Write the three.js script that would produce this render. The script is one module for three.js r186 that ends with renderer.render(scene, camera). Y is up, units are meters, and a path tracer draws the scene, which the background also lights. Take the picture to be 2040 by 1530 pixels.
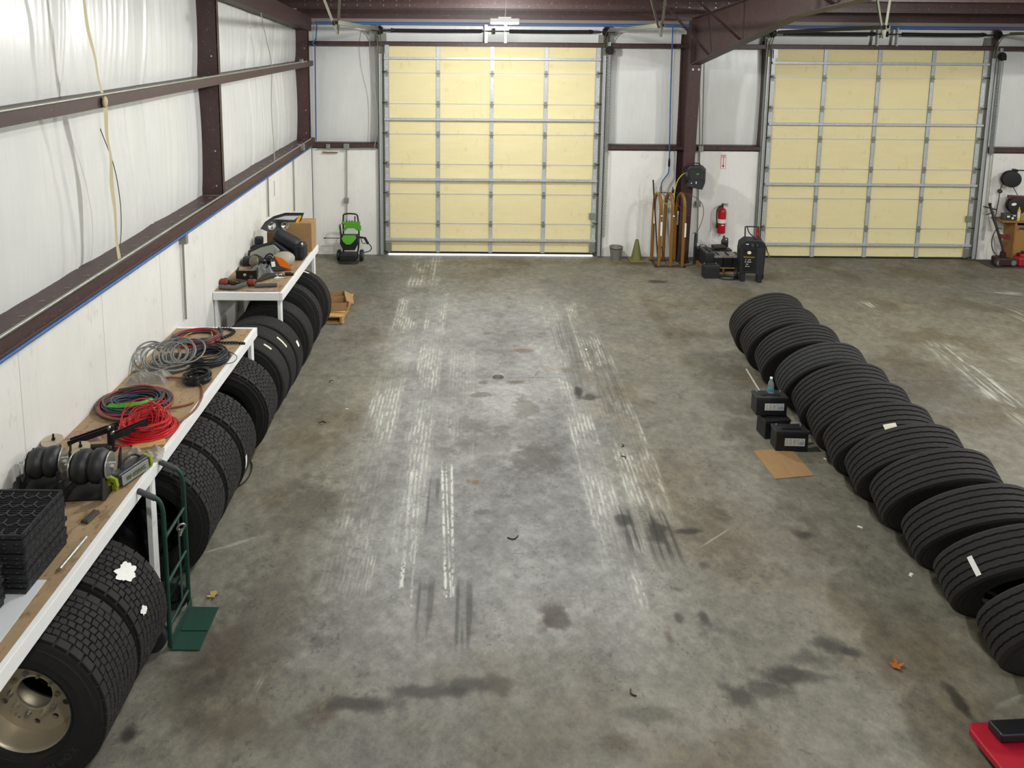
import * as THREE from 'three';
import { mergeGeometries, toCreasedNormals } from 'three/addons/utils/BufferGeometryUtils.js';
import { RoundedBoxGeometry } from 'three/addons/geometries/RoundedBoxGeometry.js';
import { RectAreaLightUniformsLib } from 'three/addons/lights/RectAreaLightUniformsLib.js';
import { FontLoader } from 'three/addons/loaders/FontLoader.js';
import { TextGeometry } from 'three/addons/geometries/TextGeometry.js';

// ---------- camera, sky, lamps, exposure ----------
const scene = new THREE.Scene();
const camera = new THREE.PerspectiveCamera(54.02, 2040 / 1530, 0.1, 200);
camera.position.set(0, 4.507, 0);
camera.rotation.order = 'YXZ';
camera.rotation.set(-0.1406, 0, 0.00785);
camera.setViewOffset(2040, 1530, 74, 486, 2040, 1530);      // rising-front shift of the lens
const renderer = new THREE.WebGLRenderer({ antialias: true });
renderer.toneMapping = THREE.LinearToneMapping;
renderer.toneMappingExposure = 2.15;
renderer.shadowMap.enabled = true;
scene.background = new THREE.Color().setRGB(1.6, 1.75, 1.9);   // bright overcast sky, seen only under the doors
const sun = new THREE.DirectionalLight(new THREE.Color().setRGB(1, 0.97, 0.92), 7);   // high sun outside the doors, behind the building wall
sun.position.set(3, 16, -24); sun.target.position.set(4, 0, -15.2); sun.castShadow = true; scene.add(sun, sun.target);
Object.assign(sun.shadow.camera, { left: -16, right: 16, top: 12, bottom: -12, near: 1, far: 40 }); sun.shadow.mapSize.set(2048, 2048);
RectAreaLightUniformsLib.init();
const font = await new FontLoader().loadAsync('fonts/droid/droid_sans_bold.typeface.json');
// lamp positions [x, z]; the roof is 1:12, rising from the back wall
const LAMPS = [[0.45, -11.9], [0.45, -7.4], [7.7, -9.2], [7.7, -5.4], [0.45, -0.8], [7.7, 1.0], [13.2, -9.2]];
const LAMP_NITS = 75, LAMP_SIDE = 13.5;
const roofY = z => 5.0 + (Math.min(z, 1.2) + 14.9) / 12;

// ---------- helpers ----------
let seed = 7;
const rnd = () => { seed = (seed * 1664525 + 1013904223) >>> 0; return seed / 4294967296; };
const rr = (a, b) => a + (b - a) * rnd();
const taken = {};
const numbered = n => { const k = taken[n] = (taken[n] ?? -1) + 1; return k ? n + '_' + String(k).padStart(3, '0') : n; };
const V = (x, y, z) => new THREE.Vector3(x, y, z);
const lin = (r, g, b) => new THREE.Color().setRGB(r, g, b);
function M(color, roughness = 0.6, metalness = 0, extra = {}) {
  const c = Array.isArray(color) ? lin(...color) : new THREE.Color(color);
  return new THREE.MeshStandardMaterial({ color: c, roughness, metalness, side: THREE.DoubleSide, ...extra });
}
function PM(color, roughness, extra) { return new THREE.MeshPhysicalMaterial({ color: Array.isArray(color) ? lin(...color) : new THREE.Color(color), roughness, side: THREE.DoubleSide, ...extra }); }
function clean(g) {
  g = g.index ? g.toNonIndexed() : g;
  for (const k of Object.keys(g.attributes)) if (!['position', 'normal', 'uv'].includes(k)) g.deleteAttribute(k);
  if (!g.attributes.uv) g.setAttribute('uv', new THREE.BufferAttribute(new Float32Array(g.attributes.position.count * 2), 2));
  if (!g.attributes.normal) g.computeVertexNormals();
  g.morphAttributes = {}; g.groups = [];
  return g;
}
const _e = new THREE.Euler(), _q = new THREE.Quaternion(), _m = new THREE.Matrix4();
function xf(g, x = 0, y = 0, z = 0, rx = 0, ry = 0, rz = 0, order = 'XYZ') {
  _e.set(rx, ry, rz, order); _q.setFromEuler(_e); _m.compose(V(x, y, z), _q, V(1, 1, 1)); g.applyMatrix4(_m); return g;
}
function boxUV(g) {   // uv in metres, by the axis a face points along
  const p = g.attributes.position, n = g.attributes.normal, u = new Float32Array(p.count * 2);
  for (let i = 0; i < p.count; i++) {
    const ax = Math.abs(n.getX(i)), ay = Math.abs(n.getY(i)), az = Math.abs(n.getZ(i));
    const [a, b] = ax > ay && ax > az ? [p.getZ(i), p.getY(i)] : ay > az ? [p.getX(i), p.getZ(i)] : [p.getX(i), p.getY(i)];
    u[i * 2] = a; u[i * 2 + 1] = b;
  }
  g.setAttribute('uv', new THREE.BufferAttribute(u, 2)); return g;
}
const bx = (w, h, d, x, y, z, rx, ry, rz) => xf(boxUV(clean(new THREE.BoxGeometry(w, h, d))), x, y, z, rx, ry, rz);
const bb = (x0, x1, y0, y1, z0, z1) => boxUV(bx(x1 - x0, y1 - y0, z1 - z0, (x0 + x1) / 2, (y0 + y1) / 2, (z0 + z1) / 2));
const rb = (w, h, d, r, x, y, z, rx, ry, rz, s = 2) => xf(boxUV(clean(new RoundedBoxGeometry(w, h, d, s, r))), x, y, z, rx, ry, rz);
const cy = (r0, r1, h, x, y, z, rx, ry, rz, s = 20) => xf(clean(new THREE.CylinderGeometry(r0, r1, h, s)), x, y, z, rx, ry, rz);
const sp = (a, b, c, x, y, z, rx, ry, rz, s = 16) => xf(clean(new THREE.SphereGeometry(1, s, Math.max(6, s >> 1)).scale(a, b, c)), x, y, z, rx, ry, rz);
const lt = (pts, s = 32) => clean(new THREE.LatheGeometry(pts.map(p => new THREE.Vector2(p[0], p[1])), s));
const tor = (R, r, x, y, z, rx, ry, rz, s = 40, t = 8) => xf(clean(new THREE.TorusGeometry(R, r, t, s)), x, y, z, rx, ry, rz);
function tb(pts, r, seg, rad = 8, closed = false, tension = 0.5) {
  const c = new THREE.CatmullRomCurve3(pts.map(p => Array.isArray(p) ? V(...p) : p), closed, 'catmullrom', tension);
  return clean(new THREE.TubeGeometry(c, seg ?? pts.length * 6, r, rad, closed));
}
function bar(p, q, r, s = 10, r2 = r) {
  const a = V(...p), b = V(...q), d = b.clone().sub(a), L = d.length();
  const g = clean(new THREE.CylinderGeometry(r2, r, L, s));
  _q.setFromUnitVectors(V(0, 1, 0), d.normalize()); _m.compose(a.add(b).multiplyScalar(0.5), _q, V(1, 1, 1)); return g.applyMatrix4(_m);
}
function beam(p, q, w, h, up = [0, 1, 0]) {   // box from p to q, w across, h along up
  const a = V(...p), b = V(...q), d = b.clone().sub(a), L = d.length(), z = d.clone().normalize();
  const x = V(...up).cross(z).normalize(), y = z.clone().cross(x);
  const g = boxUV(clean(new THREE.BoxGeometry(w, h, L)));
  _m.makeBasis(x, y, z).setPosition(a.add(b).multiplyScalar(0.5)); return g.applyMatrix4(_m);
}
function ex(pts, depth, bevel = 0, holes = [], seg = 8) {
  const s = new THREE.Shape(pts.map(p => new THREE.Vector2(...p)));
  for (const h of holes) s.holes.push(new THREE.Path(h.map(p => new THREE.Vector2(...p))));
  return clean(new THREE.ExtrudeGeometry(s, { depth, bevelEnabled: bevel > 0, bevelSize: bevel, bevelThickness: bevel, bevelSegments: 2, curveSegments: seg }));
}
const ring = (r, n, cx = 0, cy_ = 0) => Array.from({ length: n }, (_, i) => [cx + r * Math.cos(i / n * 6.2832), cy_ + r * Math.sin(i / n * 6.2832)]);
const mg = a => (Array.isArray(a) ? (a.length > 1 ? mergeGeometries(a.map(clean)) : a[0]) : a);
function P(parent, name, geo, mat, label) {
  const m = new THREE.Mesh(mg(geo), mat); m.name = name; m.castShadow = m.receiveShadow = true;
  if (label) m.userData.label = label;
  parent.add(m); return m;
}
function T(name, [x, y, z], label, category, group, turn = 0) {     // a thing: a Group at its base
  const o = new THREE.Group(); o.name = numbered(name); o.position.set(x, y, z); o.rotation.order = 'YXZ'; o.rotation.y = turn;
  o.userData = { label, category }; if (group) o.userData.group = group; scene.add(o); return o;
}
function S1(name, geo, mat, label, category, group, [x, y, z] = [0, 0, 0], turn = 0) {   // a thing that is one mesh
  const m = new THREE.Mesh(mg(geo), mat); m.name = numbered(name); m.castShadow = m.receiveShadow = true;
  m.position.set(x, y, z); m.rotation.y = turn; m.userData = { label, category }; if (group) m.userData.group = group; scene.add(m); return m;
}
function ST(name) { const o = new THREE.Group(); o.name = name; o.userData = { kind: 'structure' }; scene.add(o); return o; }

// value noise on a seeded lattice
const LAT = new Float32Array(65536); for (let i = 0; i < 65536; i++) LAT[i] = rnd();
function vn(x, y) {
  const xi = Math.floor(x), yi = Math.floor(y); let u = x - xi, v = y - yi; u = u * u * (3 - 2 * u); v = v * v * (3 - 2 * v);
  const a = xi & 255, b = (xi + 1) & 255, c = (yi & 255) << 8, d = ((yi + 1) & 255) << 8;
  const p = LAT[a + c], q = LAT[b + c], r = LAT[a + d], s = LAT[b + d];
  return p + (q - p) * u + (r - p + (p - q - r + s) * u) * v;
}
function fb(x, y, o = 4) { let s = 0, a = 0.5, t = 0; for (let i = 0; i < o; i++) { s += a * vn(x, y); t += a; a *= 0.5; x = x * 2.03 + 17.1; y = y * 2.03 + 5.7; } return s / t; }
const sm = (a, b, x) => { const t = Math.min(1, Math.max(0, (x - a) / (b - a))); return t * t * (3 - 2 * t); };
function tex(w, h, fn, srgb = true, rep = null) {   // fn(i, j) -> [r, g, b] 0..255 or one grey value
  const d = new Uint8Array(w * h * 4);
  for (let j = 0, k = 0; j < h; j++) for (let i = 0; i < w; i++, k += 4) {
    const c = fn(i, j); if (typeof c === 'number') { d[k] = d[k + 1] = d[k + 2] = c; } else { d[k] = c[0]; d[k + 1] = c[1]; d[k + 2] = c[2]; } d[k + 3] = 255;
  }
  const t = new THREE.DataTexture(d, w, h, THREE.RGBAFormat); t.magFilter = THREE.LinearFilter; t.minFilter = THREE.LinearMipmapLinearFilter; t.generateMipmaps = true;
  t.wrapS = t.wrapT = THREE.RepeatWrapping; if (srgb) t.colorSpace = THREE.SRGBColorSpace; if (rep) t.repeat.set(...rep); t.needsUpdate = true; return t;
}
function canvasTex(w, h, draw) {
  const c = document.createElement('canvas'); c.width = w; c.height = h; draw(c.getContext('2d'), w, h);
  const t = new THREE.CanvasTexture(c); t.colorSpace = THREE.SRGBColorSpace; return t;
}
const clamp8 = v => v < 0 ? 0 : v > 255 ? 255 : v;

// ---------- materials ----------
const scuff = tex(512, 512, (i, j) => {          // painted wall board: faint grime, drips and scratches (2.4 m tile)
  const f = fb(i / 46, j / 70, 4), st = fb(i / 5, j / 90, 3), d = sm(0.66, 0.8, fb(i / 9 + 50, j / 22, 3));
  const v = 234 - 10 * f - 3 * sm(0.55, 0.8, st) - 10 * d * sm(0.6, 0.7, fb(i / 70, j / 70 + 9, 2));
  return [v, v * 0.995, v * 0.975];
}, true, [1 / 2.4, 1 / 2.4]);
const fineBump = tex(256, 256, (i, j) => 255 * fb(i / 4, j / 4, 3), false, [3, 3]);
const mWall = M('#ffffff', 0.55, 0, { map: scuff });
const vinylTone = tex(256, 256, (i, j) => { const v = 226 - 9 * fb(i / 30, j / 60, 3) - 4 * fb(i / 3, j / 40, 2); return [v, v + 1, v - 1]; }, true, [0.5, 0.5]);
const mVinyl = M('#ffffff', 0.3, 0, { map: vinylTone });
const brownTone = tex(256, 256, (i, j) => {
  const f = fb(i / 20, j / 20, 4), w = sm(0.74, 0.82, fb(i / 7, j / 7 + 40, 3));
  return [clamp8(74 - 14 * f + 46 * w), clamp8(51 - 8 * f + 40 * w), clamp8(50 - 8 * f + 36 * w)];
}, true, [1, 1]);
const mBrown = M('#ffffff', 0.5, 0, { map: brownTone });
const mBrownDusty = M('#5d4a41', 0.75);
const galvTone = tex(128, 128, (i, j) => { const v = 192 + 30 * (fb(i / 6, j / 6, 3) - 0.5); return [v * 0.98, v, v * 1.01]; }, true, [2, 2]);
const mGalv = M('#ffffff', 0.45, 0.35, { map: galvTone });
const mGalvDull = M('#8f9188', 0.55, 0.6);
const mLabelBolt = M('#e2e2de', 0.4, 0.2);
const mTrack = M('#6c6c5e', 0.5, 0.6);
const foamTone = tex(256, 256, (i, j) => {
  const f = fb(i / 40, j / 8, 4), s = sm(0.7, 0.85, fb(i / 14 + 3, j / 22, 3));
  return [229 - 6 * f - 5 * s, 217 - 7 * f - 9 * s, 171 - 9 * f - 16 * s];
}, true, [0.5, 0.5]);
const mFoam = M('#ffffff', 0.85, 0, { map: foamTone });
const mFoamLine = M('#d6d3c8', 0.5, 0.1);
const mBlack = M('#17171a', 0.5);
const mBlackMatte = M('#1b1b1c', 0.8);
const mDarkSteel = M('#2a2826', 0.45, 0.6);
const mSteel = M('#b9b9b4', 0.3, 0.9);
const mChrome = M('#dcdcdc', 0.15, 1);
const mBlueHose = M('#2f5f9e', 0.45);
const mConduit = M('#a9aaa2', 0.4, 0.7);
const mBoxGrey = M('#9fa09a', 0.45, 0.5);
const mWhitePaint = M('#eceded', 0.45);
const mRed = M('#a31a22', 0.35);
const mGreen = M('#4f9a1e', 0.4);
const cardTone = tex(128, 128, (i, j) => { const v = fb(i / 12, j / 30, 3) + 0.3 * fb(i / 2, j / 40, 2); return [166 - 12 * v, 134 - 12 * v, 92 - 10 * v]; }, true, [2, 2]);
const mCard = M('#ffffff', 0.85, 0, { map: cardTone });
const plyTone = tex(512, 512, (i, j) => {        // plywood / particle board top, 1.2 m tile
  const g = fb(i / 90, j / 7, 4), f = fb(i / 34, j / 40, 4), k = sm(0.62, 0.78, fb(i / 15 + 9, j / 24, 3));
  return [172 - 12 * g - 22 * f - 26 * k, 149 - 12 * g - 22 * f - 25 * k, 116 - 12 * g - 20 * f - 20 * k];
}, true, [1 / 1.2, 1 / 1.2]);
const mPly = M('#ffffff', 0.75, 0, { map: plyTone });
const pineTone = tex(128, 128, (i, j) => { const g = fb(i / 40, j / 3, 3); return [206 - 40 * g, 170 - 44 * g, 112 - 40 * g]; }, true, [2, 2]);
const mPine = M('#ffffff', 0.75, 0, { map: pineTone });

// ---------- floor ----------
// stains and tyre marks are where the photograph shows them (x, z in metres on the slab)
function concrete(x, z, detail) {
  const n1 = fb(x * 0.55 + 30, z * 0.55 + 60, 4), n2 = fb(x * 2.1, z * 2.1 + 11, 4), n3 = fb(x * 13, z * 13, 4), n4 = vn(x * 160, z * 160);
  let v = 115 + 36 * (n1 - 0.5) + 48 * (n2 - 0.5) + 36 * (n3 - 0.5) + 14 * (n4 - 0.5) + 22 * (fb(x * 38 + 5, z * 38 + 2, 3) - 0.5);
  // brown-olive oil film in broad patches, grey where trucks have worn it clean
  const worn = sm(1.9, 0.9, Math.abs(x - 0.2 + 0.35 * (n2 - 0.5))) * sm(-14.6, -11.5, z) * sm(-4.0, -5.8, z);
  let warm = 1 - worn; warm *= 0.55 + 0.9 * (n1 - 0.2);
  let r = v * (1.0 + 0.025 * warm), g = v * (0.995 - 0.004 * warm), b = v * (0.975 - 0.11 * warm);
  const mul = k => { r *= k; g *= k; b *= k; };
  mul(1 + 0.12 * worn - 0.13 * warm * sm(0.42, 0.62, n2));
  { const bp = sm(0.52, 0.72, fb(x * 1.3 + 70, z * 1.3 + 8, 4)) * (1 - worn); r *= 1 - 0.13 * bp; g *= 1 - 0.16 * bp; b *= 1 - 0.21 * bp; }
  const spots = sm(0.72, 0.86, fb(x * 3.4 + 90, z * 3.4, 4)); mul(1 - 0.14 * spots);
  const pits = sm(0.80, 0.86, vn(x * 42 + 3, z * 42)) * sm(0.6, 0.8, vn(x * 5, z * 5 + 70)); mul(1 - 0.16 * pits);
  if (detail) {
    const blob = (bx_, bz, rx, rz, dk, ty, edge = 0.45) => {
      const dx = (x - bx_) / rx, dz = (z - bz) / rz; if (dx * dx + dz * dz > 4) return;
      const d = Math.hypot(dx, dz) + (n3 - 0.5) * 0.75 + (n2 - 0.5) * 0.6, w = sm(1.05, 0.95 - edge * 1.5, d) * (0.6 + 0.8 * (n3 - 0.1));
      if (w <= 0) return; const k = 1 - 0.86 * dk * w; r *= k + (1 - k) * ty[0]; g *= k + (1 - k) * ty[1]; b *= k + (1 - k) * ty[2];
    };
    const white = (w) => { r += (205 - r) * w; g += (206 - g) * w; b += (196 - b) * w; };
    // pale rubber-and-lime tread tracks, left pair and right pair
    const tread = (x0, x1, z0, z1, s, amt, per = 0.045) => {
      if (x < x0 || x > x1 || z < z0 || z > z1) return;
      const e = sm(x0, x0 + 0.05, x) * sm(x1, x1 - 0.05, x) * sm(z0, z0 + 0.3, z) * sm(z1, z1 - 0.25, z);
      const stripe = 0.5 + 0.5 * Math.sin((x + (n3 - 0.5) * 0.02) / per * 6.283), wear = sm(0.45, 0.7, fb(x * 5 + s, z * 1.6 + s, 4)), gr = sm(0.32, 0.66, fb(x * 46 + s, z * 13, 3));
      white(1.35 * amt * e * (0.25 + 0.75 * stripe * gr) * (0.25 + wear));
    };
    tread(-1.30, -0.86, -12.6, -5.45, 3, 0.50); tread(-0.80, -0.42, -12.9, -5.75, 8, 0.45); tread(-1.25, -0.6, -15, -12.9, 21, 0.5, 0.07);
    tread(1.08, 1.45, -12.6, -5.3, 14, 0.42); tread(1.5, 1.98, -12.4, -6.3, 19, 0.40); tread(-0.35, 0.05, -11, -7.5, 26, 0.2);
    tread(-1.12, -0.80, -6.1, -5.4, 31, 0.75, 0.03); tread(1.36, 1.62, -7.0, -6.7, 33, 0.9, 0.05); tread(1.42, 1.60, -6.45, -5.95, 36, 0.95, 0.03); tread(1.7, 1.95, -7.3, -6.3, 40, 0.8, 0.09);
    const line = (lx, slope, z0, z1, w, amt) => { if (z < z0 || z > z1) return; const d = Math.abs(x - lx - slope * (z + 6.4) - 0.006 * (n3 - 0.5)); if (d > w * 2) return; white(amt * sm(w * 1.6, w * 0.4, d) * sm(0.28, 0.5, fb(x * 60 + lx, z * 30, 2)) * (0.4 + 0.6 * sm(0.3, 0.6, vn(x * 9, z * 5)))); };
    line(-0.60, 0.03, -7.3, -5.6, 0.017, 0.95); line(-0.55, 0.03, -7.3, -6.2, 0.010, 0.8); line(-0.51, 0.03, -7.2, -5.4, 0.009, 0.7);
    line(-0.26, 0.06, -7.45, -5.5, 0.012, 0.95); line(-0.22, 0.06, -7.4, -5.5, 0.008, 0.8); line(-0.18, 0.04, -7.4, -5.5, 0.012, 0.85);
    blob(-0.53, -5.78, 0.05, 0.08, -0.6, [1, 1, 1]); blob(-0.72, -5.85, 0.12, 0.25, -0.35, [1, 1, 1]);
    // dark rubber skids
    const skid = (lx, z0, z1, w, dk) => { if (z < z0 || z > z1 || Math.abs(x - lx) > w) return; const e = sm(z0, z0 + 0.15, z) * sm(z1, z1 - 0.3, z) * sm(w, w * 0.6, Math.abs(x - lx)); mul(1 - dk * e * (0.3 + 0.7 * sm(0.4, 0.7, vn(x * 45 + 7, z * 2)))); };
    skid(-0.37, -5.75, -4.9, 0.10, 0.30); skid(-0.06, -5.75, -4.85, 0.09, 0.34); skid(-0.38, -7.2, -6.2, 0.07, 0.3); skid(1.45, -6.75, -5.95, 0.12, 0.45); skid(1.72, -6.7, -5.8, 0.16, 0.42); skid(1.35, -11.5, -9.0, 0.2, 0.16); skid(1.75, -10.6, -8.4, 0.2, 0.18);
    const oil = [0.16, 0.13, 0.11], damp = [0.52, 0.5, 0.42], brown = [0.42, 0.31, 0.22];
    blob(1.34, -9.06, 0.07, 0.20, 0.95, oil); blob(1.46, -8.9, 0.16, 0.10, 0.75, oil); blob(1.42, -6.5, 0.10, 0.12, 0.85, oil); blob(1.70, -6.35, 0.11, 0.25, 0.85, oil); blob(2.0, -6.34, 0.16, 0.05, 0.8, oil);
    blob(0.652, -5.29, 0.15, 0.15, 0.8, [0.36, 0.3, 0.25], 0.3); blob(0.56, -5.24, 0.11, 0.10, 0.45, brown);
    blob(2.27, -4.78, 0.30, 0.13, 0.8, oil); blob(2.05, -4.66, 0.30, 0.10, 0.5, oil); blob(2.68, -5.04, 0.16, 0.12, 0.7, oil); blob(2.82, -4.98, 0.12, 0.07, 0.75, oil); blob(1.85, -4.6, 0.14, 0.12, 0.6, oil); blob(2.5, -4.92, 0.26, 0.12, 0.5, oil);
    blob(-0.25, -4.62, 0.40, 0.07, 0.7, oil); blob(-0.05, -4.68, 0.25, 0.11, 0.65, oil); blob(-0.75, -4.52, 0.35, 0.09, 0.7, oil); blob(0.17, -4.68, 0.16, 0.13, 0.65, brown); blob(-1.0, -4.42, 0.16, 0.14, 0.5, brown);
    blob(0.2, -7.75, 0.55, 0.45, 0.36, damp); blob(0.65, -7.55, 0.35, 0.35, 0.6, [0.4, 0.37, 0.32]); blob(-0.02, -8.2, 0.28, 0.2, 0.4, damp); blob(0.12, -8.95, 0.18, 0.09, 0.6, damp, 0.2); blob(0.62, -8.65, 0.22, 0.3, 0.45, damp, 0.25); blob(-0.3, -9.0, 0.5, 0.5, 0.15, damp);
    blob(0.20, -7.25, 0.42, 0.3, -0.16, [1, 1, 1]); blob(0.45, -8.45, 0.2, 0.25, -0.28, [1, 1, 0.95]); blob(1.2, -7.6, 0.4, 0.5, -0.14, [1, 1, 1.02]);
    blob(0.72, -10.3, 0.22, 0.10, 0.6, [0.66, 0.42, 0.28]); blob(0.55, -9.30, 0.16, 0.07, 0.65, brown); blob(0.12, -9.28, 0.07, 0.05, 0.6, damp, 0.2); blob(0.2, -10.9, 0.06, 0.06, 0.5, damp, 0.2); blob(1.1, -9.7, 0.35, 0.1, 0.3, [0.8, 0.6, 0.4]);
    blob(0.03, -7.08, 0.045, 0.06, 0.9, [0.85, 0.58, 0.2]); blob(-0.04, -7.09, 0.03, 0.05, 0.6, [0.85, 0.6, 0.2]);
    blob(3.25, -14.5, 0.45, 0.22, 0.75, [0.72, 0.5, 0.26]); blob(2.7, -14.6, 0.8, 0.25, 0.4, [0.8, 0.66, 0.3]); blob(0.6, -14.5, 1.9, 0.25, 0.35, [0.86, 0.76, 0.4]); blob(3.4, -13.4, 0.2, 0.12, 0.7, oil); blob(-2.2, -13, 1.0, 1.6, 0.25, damp);
    blob(-1.6, -5.3, 0.5, 0.8, 0.30, brown); blob(-1.6, -6.6, 0.45, 0.6, 0.34, [0.45, 0.42, 0.36]); blob(-2.0, -8.4, 0.4, 0.9, 0.26, damp); blob(-2.2, -4.28, 0.10, 0.09, 0.85, oil); blob(-1.9, -5.0, 0.3, 0.3, 0.3, [0.6, 0.4, 0.25]); blob(-1.45, -4.3, 0.7, 0.25, 0.22, brown);
    blob(3.35, -4.55, 0.06, 0.20, 0.75, oil); blob(2.1, -7.3, 0.7, 0.5, 0.24, [0.55, 0.43, 0.3]); blob(2.6, -6.3, 0.9, 0.7, 0.22, [0.55, 0.45, 0.32]); blob(2.35, -6.6, 0.14, 0.14, 0.45, damp); blob(3.45, -9.7, 0.5, 0.35, 0.4, damp); blob(3.0, -6.3, 0.14, 0.08, 0.5, oil);
    blob(1.42, -4.75, 0.18, 0.05, -0.55, [1, 1, 1]); blob(1.56, -4.30, 0.20, 0.05, -0.5, [1, 1, 1]); blob(0.98, -4.2, 0.10, 0.06, -0.45, [1, 1, 1]); blob(0.96, -4.25, 0.14, 0.1, 0.55, brown); blob(1.25, -4.45, 0.3, 0.12, 0.5, damp); blob(-0.13, -5.1, 0.05, 0.2, -0.35, [1, 1, 1]); blob(0.1, -6.6, 0.12, 0.05, 0.5, damp);
    blob(0.32, -6.85, 0.07, 0.04, 0.4, damp); blob(2.0, -5.9, 0.06, 0.06, 0.5, oil); blob(1.62, -5.3, 0.05, 0.10, 0.6, oil); blob(1.82, -5.32, 0.05, 0.09, 0.6, oil); blob(1.5, -5.1, 0.06, 0.16, 0.5, brown);
    // scuffs on the right-hand bay
    const sc = (sx, sz, dx, dz, L, w, a) => { const ux = x - sx, uz = z - sz, t = ux * dx + uz * dz, q = Math.abs(-ux * dz + uz * dx); if (t < 0 || t > L || q > w) return; white(a * sm(w, w * 0.3, q) * sm(0, L * 0.2, t) * sm(L, L * 0.75, t) * sm(0.42, 0.72, fb((x * dz - z * dx) * 26, (x * dx + z * dz) * 3, 4)) * sm(0.3, 0.6, fb(x * 2.5, z * 2.5 + 9, 3))); };
    sc(6.9, -10.9, -0.1, 0.995, 3.0, 0.30, 0.75); sc(6.7, -12.5, 0.05, 0.99, 0.8, 0.2, 0.8); sc(8.9, -12.3, 0.2, 0.98, 1.8, 0.35, 0.6); sc(8.4, -13.3, 0.95, 0.3, 1.6, 0.15, 0.7); sc(7.6, -11, 0.3, 0.95, 2.5, 0.5, 0.35); sc(3.0, -11.6, 0.35, 0.93, 0.9, 0.05, 0.5); sc(-1.4, -5.2, -0.15, 0.98, 0.7, 0.04, 0.5); sc(-2.6, -5.9, 0.9, -0.4, 0.9, 0.04, 0.4); sc(2.05, -6.8, 0.8, 0.6, 0.5, 0.015, 0.4); sc(2.0, -6.1, 0.8, -0.6, 0.55, 0.015, 0.4);
  }
  return [clamp8(r), clamp8(g), clamp8(b)];
}
const FA = { x0: -3.5, x1: 4.2, z0: -15.1, z1: -3.8 }, FB = { x0: 4.2, x1: 12, z0: -15.1, z1: -3.8 };
const texA = tex(1600, 2048, (i, j) => concrete(FA.x0 + (i + 0.5) / 1600 * (FA.x1 - FA.x0), FA.z0 + (j + 0.5) / 2048 * (FA.z1 - FA.z0), true));
const texB = tex(1024, 1024, (i, j) => concrete(FB.x0 + (i + 0.5) / 1024 * (FB.x1 - FB.x0), FB.z0 + (j + 0.5) / 1024 * (FB.z1 - FB.z0), true));
const texC = tex(512, 512, (i, j) => concrete(20 + i / 512 * 4, 20 + j / 512 * 4, false), true, [0.25, 0.25]);
const floor = ST('floor');
function slab(x0, x1, z0, z1, F, map) {
  const g = bb(x0 + 0.002, x1 - 0.002, -0.12, 0, z0 + 0.002, z1 - 0.002), p = g.attributes.position, u = g.attributes.uv;
  if (F) for (let i = 0; i < p.count; i++) u.setXY(i, (p.getX(i) - F.x0) / (F.x1 - F.x0), (p.getZ(i) - F.z0) / (F.z1 - F.z0));
  P(floor, 'concrete_slab', g, M('#ffffff', 0.62, 0, { map, bumpMap: fineBump, bumpScale: 0.0006 }));
}
slab(-3.5, 4.2, -15.1, -9.44, FA, texA); slab(-3.5, 4.2, -9.44, -3.8, FA, texA);
slab(4.2, 12, -15.1, -9.44, FB, texB); slab(4.2, 12, -9.44, -3.8, FB, texB);
slab(-3.5, 16.2, -3.8, 8.1, null, texC); slab(12, 16.2, -15.1, -3.8, null, texC);
P(floor, 'slab_base', bb(-3.6, 16.3, -0.2, -0.115, -15.2, 8.2), M('#3a3833', 0.9));
// outside apron under the doors
P(floor, 'outside_apron', bb(-8, 20, -0.2, -0.01, -24, -15.2), M('#d8d6cf', 0.8));

// ---------- walls ----------
const wallL = ST('wall_left'), wallB = ST('wall_back'), wallR = ST('wall_right'), wallF = ST('wall_front'), ceil = ST('ceiling');
P(wallR, 'sheeting', bb(16.2, 16.35, 0, 6.5, -15.3, 8.2), mVinyl);
P(wallF, 'sheeting', bb(-3.6, 16.35, 0, 6.5, 8.1, 8.25), mVinyl);
P(wallL, 'sheeting', bb(-3.62, -3.54, -0.05, 6.45, -15.3, 8.2), M('#c9ccc9', 0.5));
// left wall: painted liner boards below, billowing vinyl-faced insulation above
for (let k = 0, z = -14.9; z < 7; z += 1.22, k++) P(wallL, 'liner_panel', bb(-3.30, -3.27, 0.005, 2.28, z + 0.0025, z + 1.2175), mWall);
function sheetGeo(nu, nv, pos) {
  const p = [], uv = [], id = [];
  for (let j = 0; j <= nv; j++) for (let i = 0; i <= nu; i++) { const q = pos(i / nu, j / nv); p.push(q[0], q[1], q[2]); uv.push(q[3], q[4]); }
  for (let j = 0; j < nv; j++) for (let i = 0; i < nu; i++) { const a = j * (nu + 1) + i, b = a + 1, c = a + nu + 1, d = c + 1; id.push(a, b, d, a, d, c); }
  const g = new THREE.BufferGeometry(); g.setAttribute('position', new THREE.Float32BufferAttribute(p, 3)); g.setAttribute('uv', new THREE.Float32BufferAttribute(uv, 2)); g.setIndex(id); g.computeVertexNormals(); return g;
}
const seams = [-3.3, -4.9, -6.35, -7.95, -9.95, -11.7, -13.2];
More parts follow.
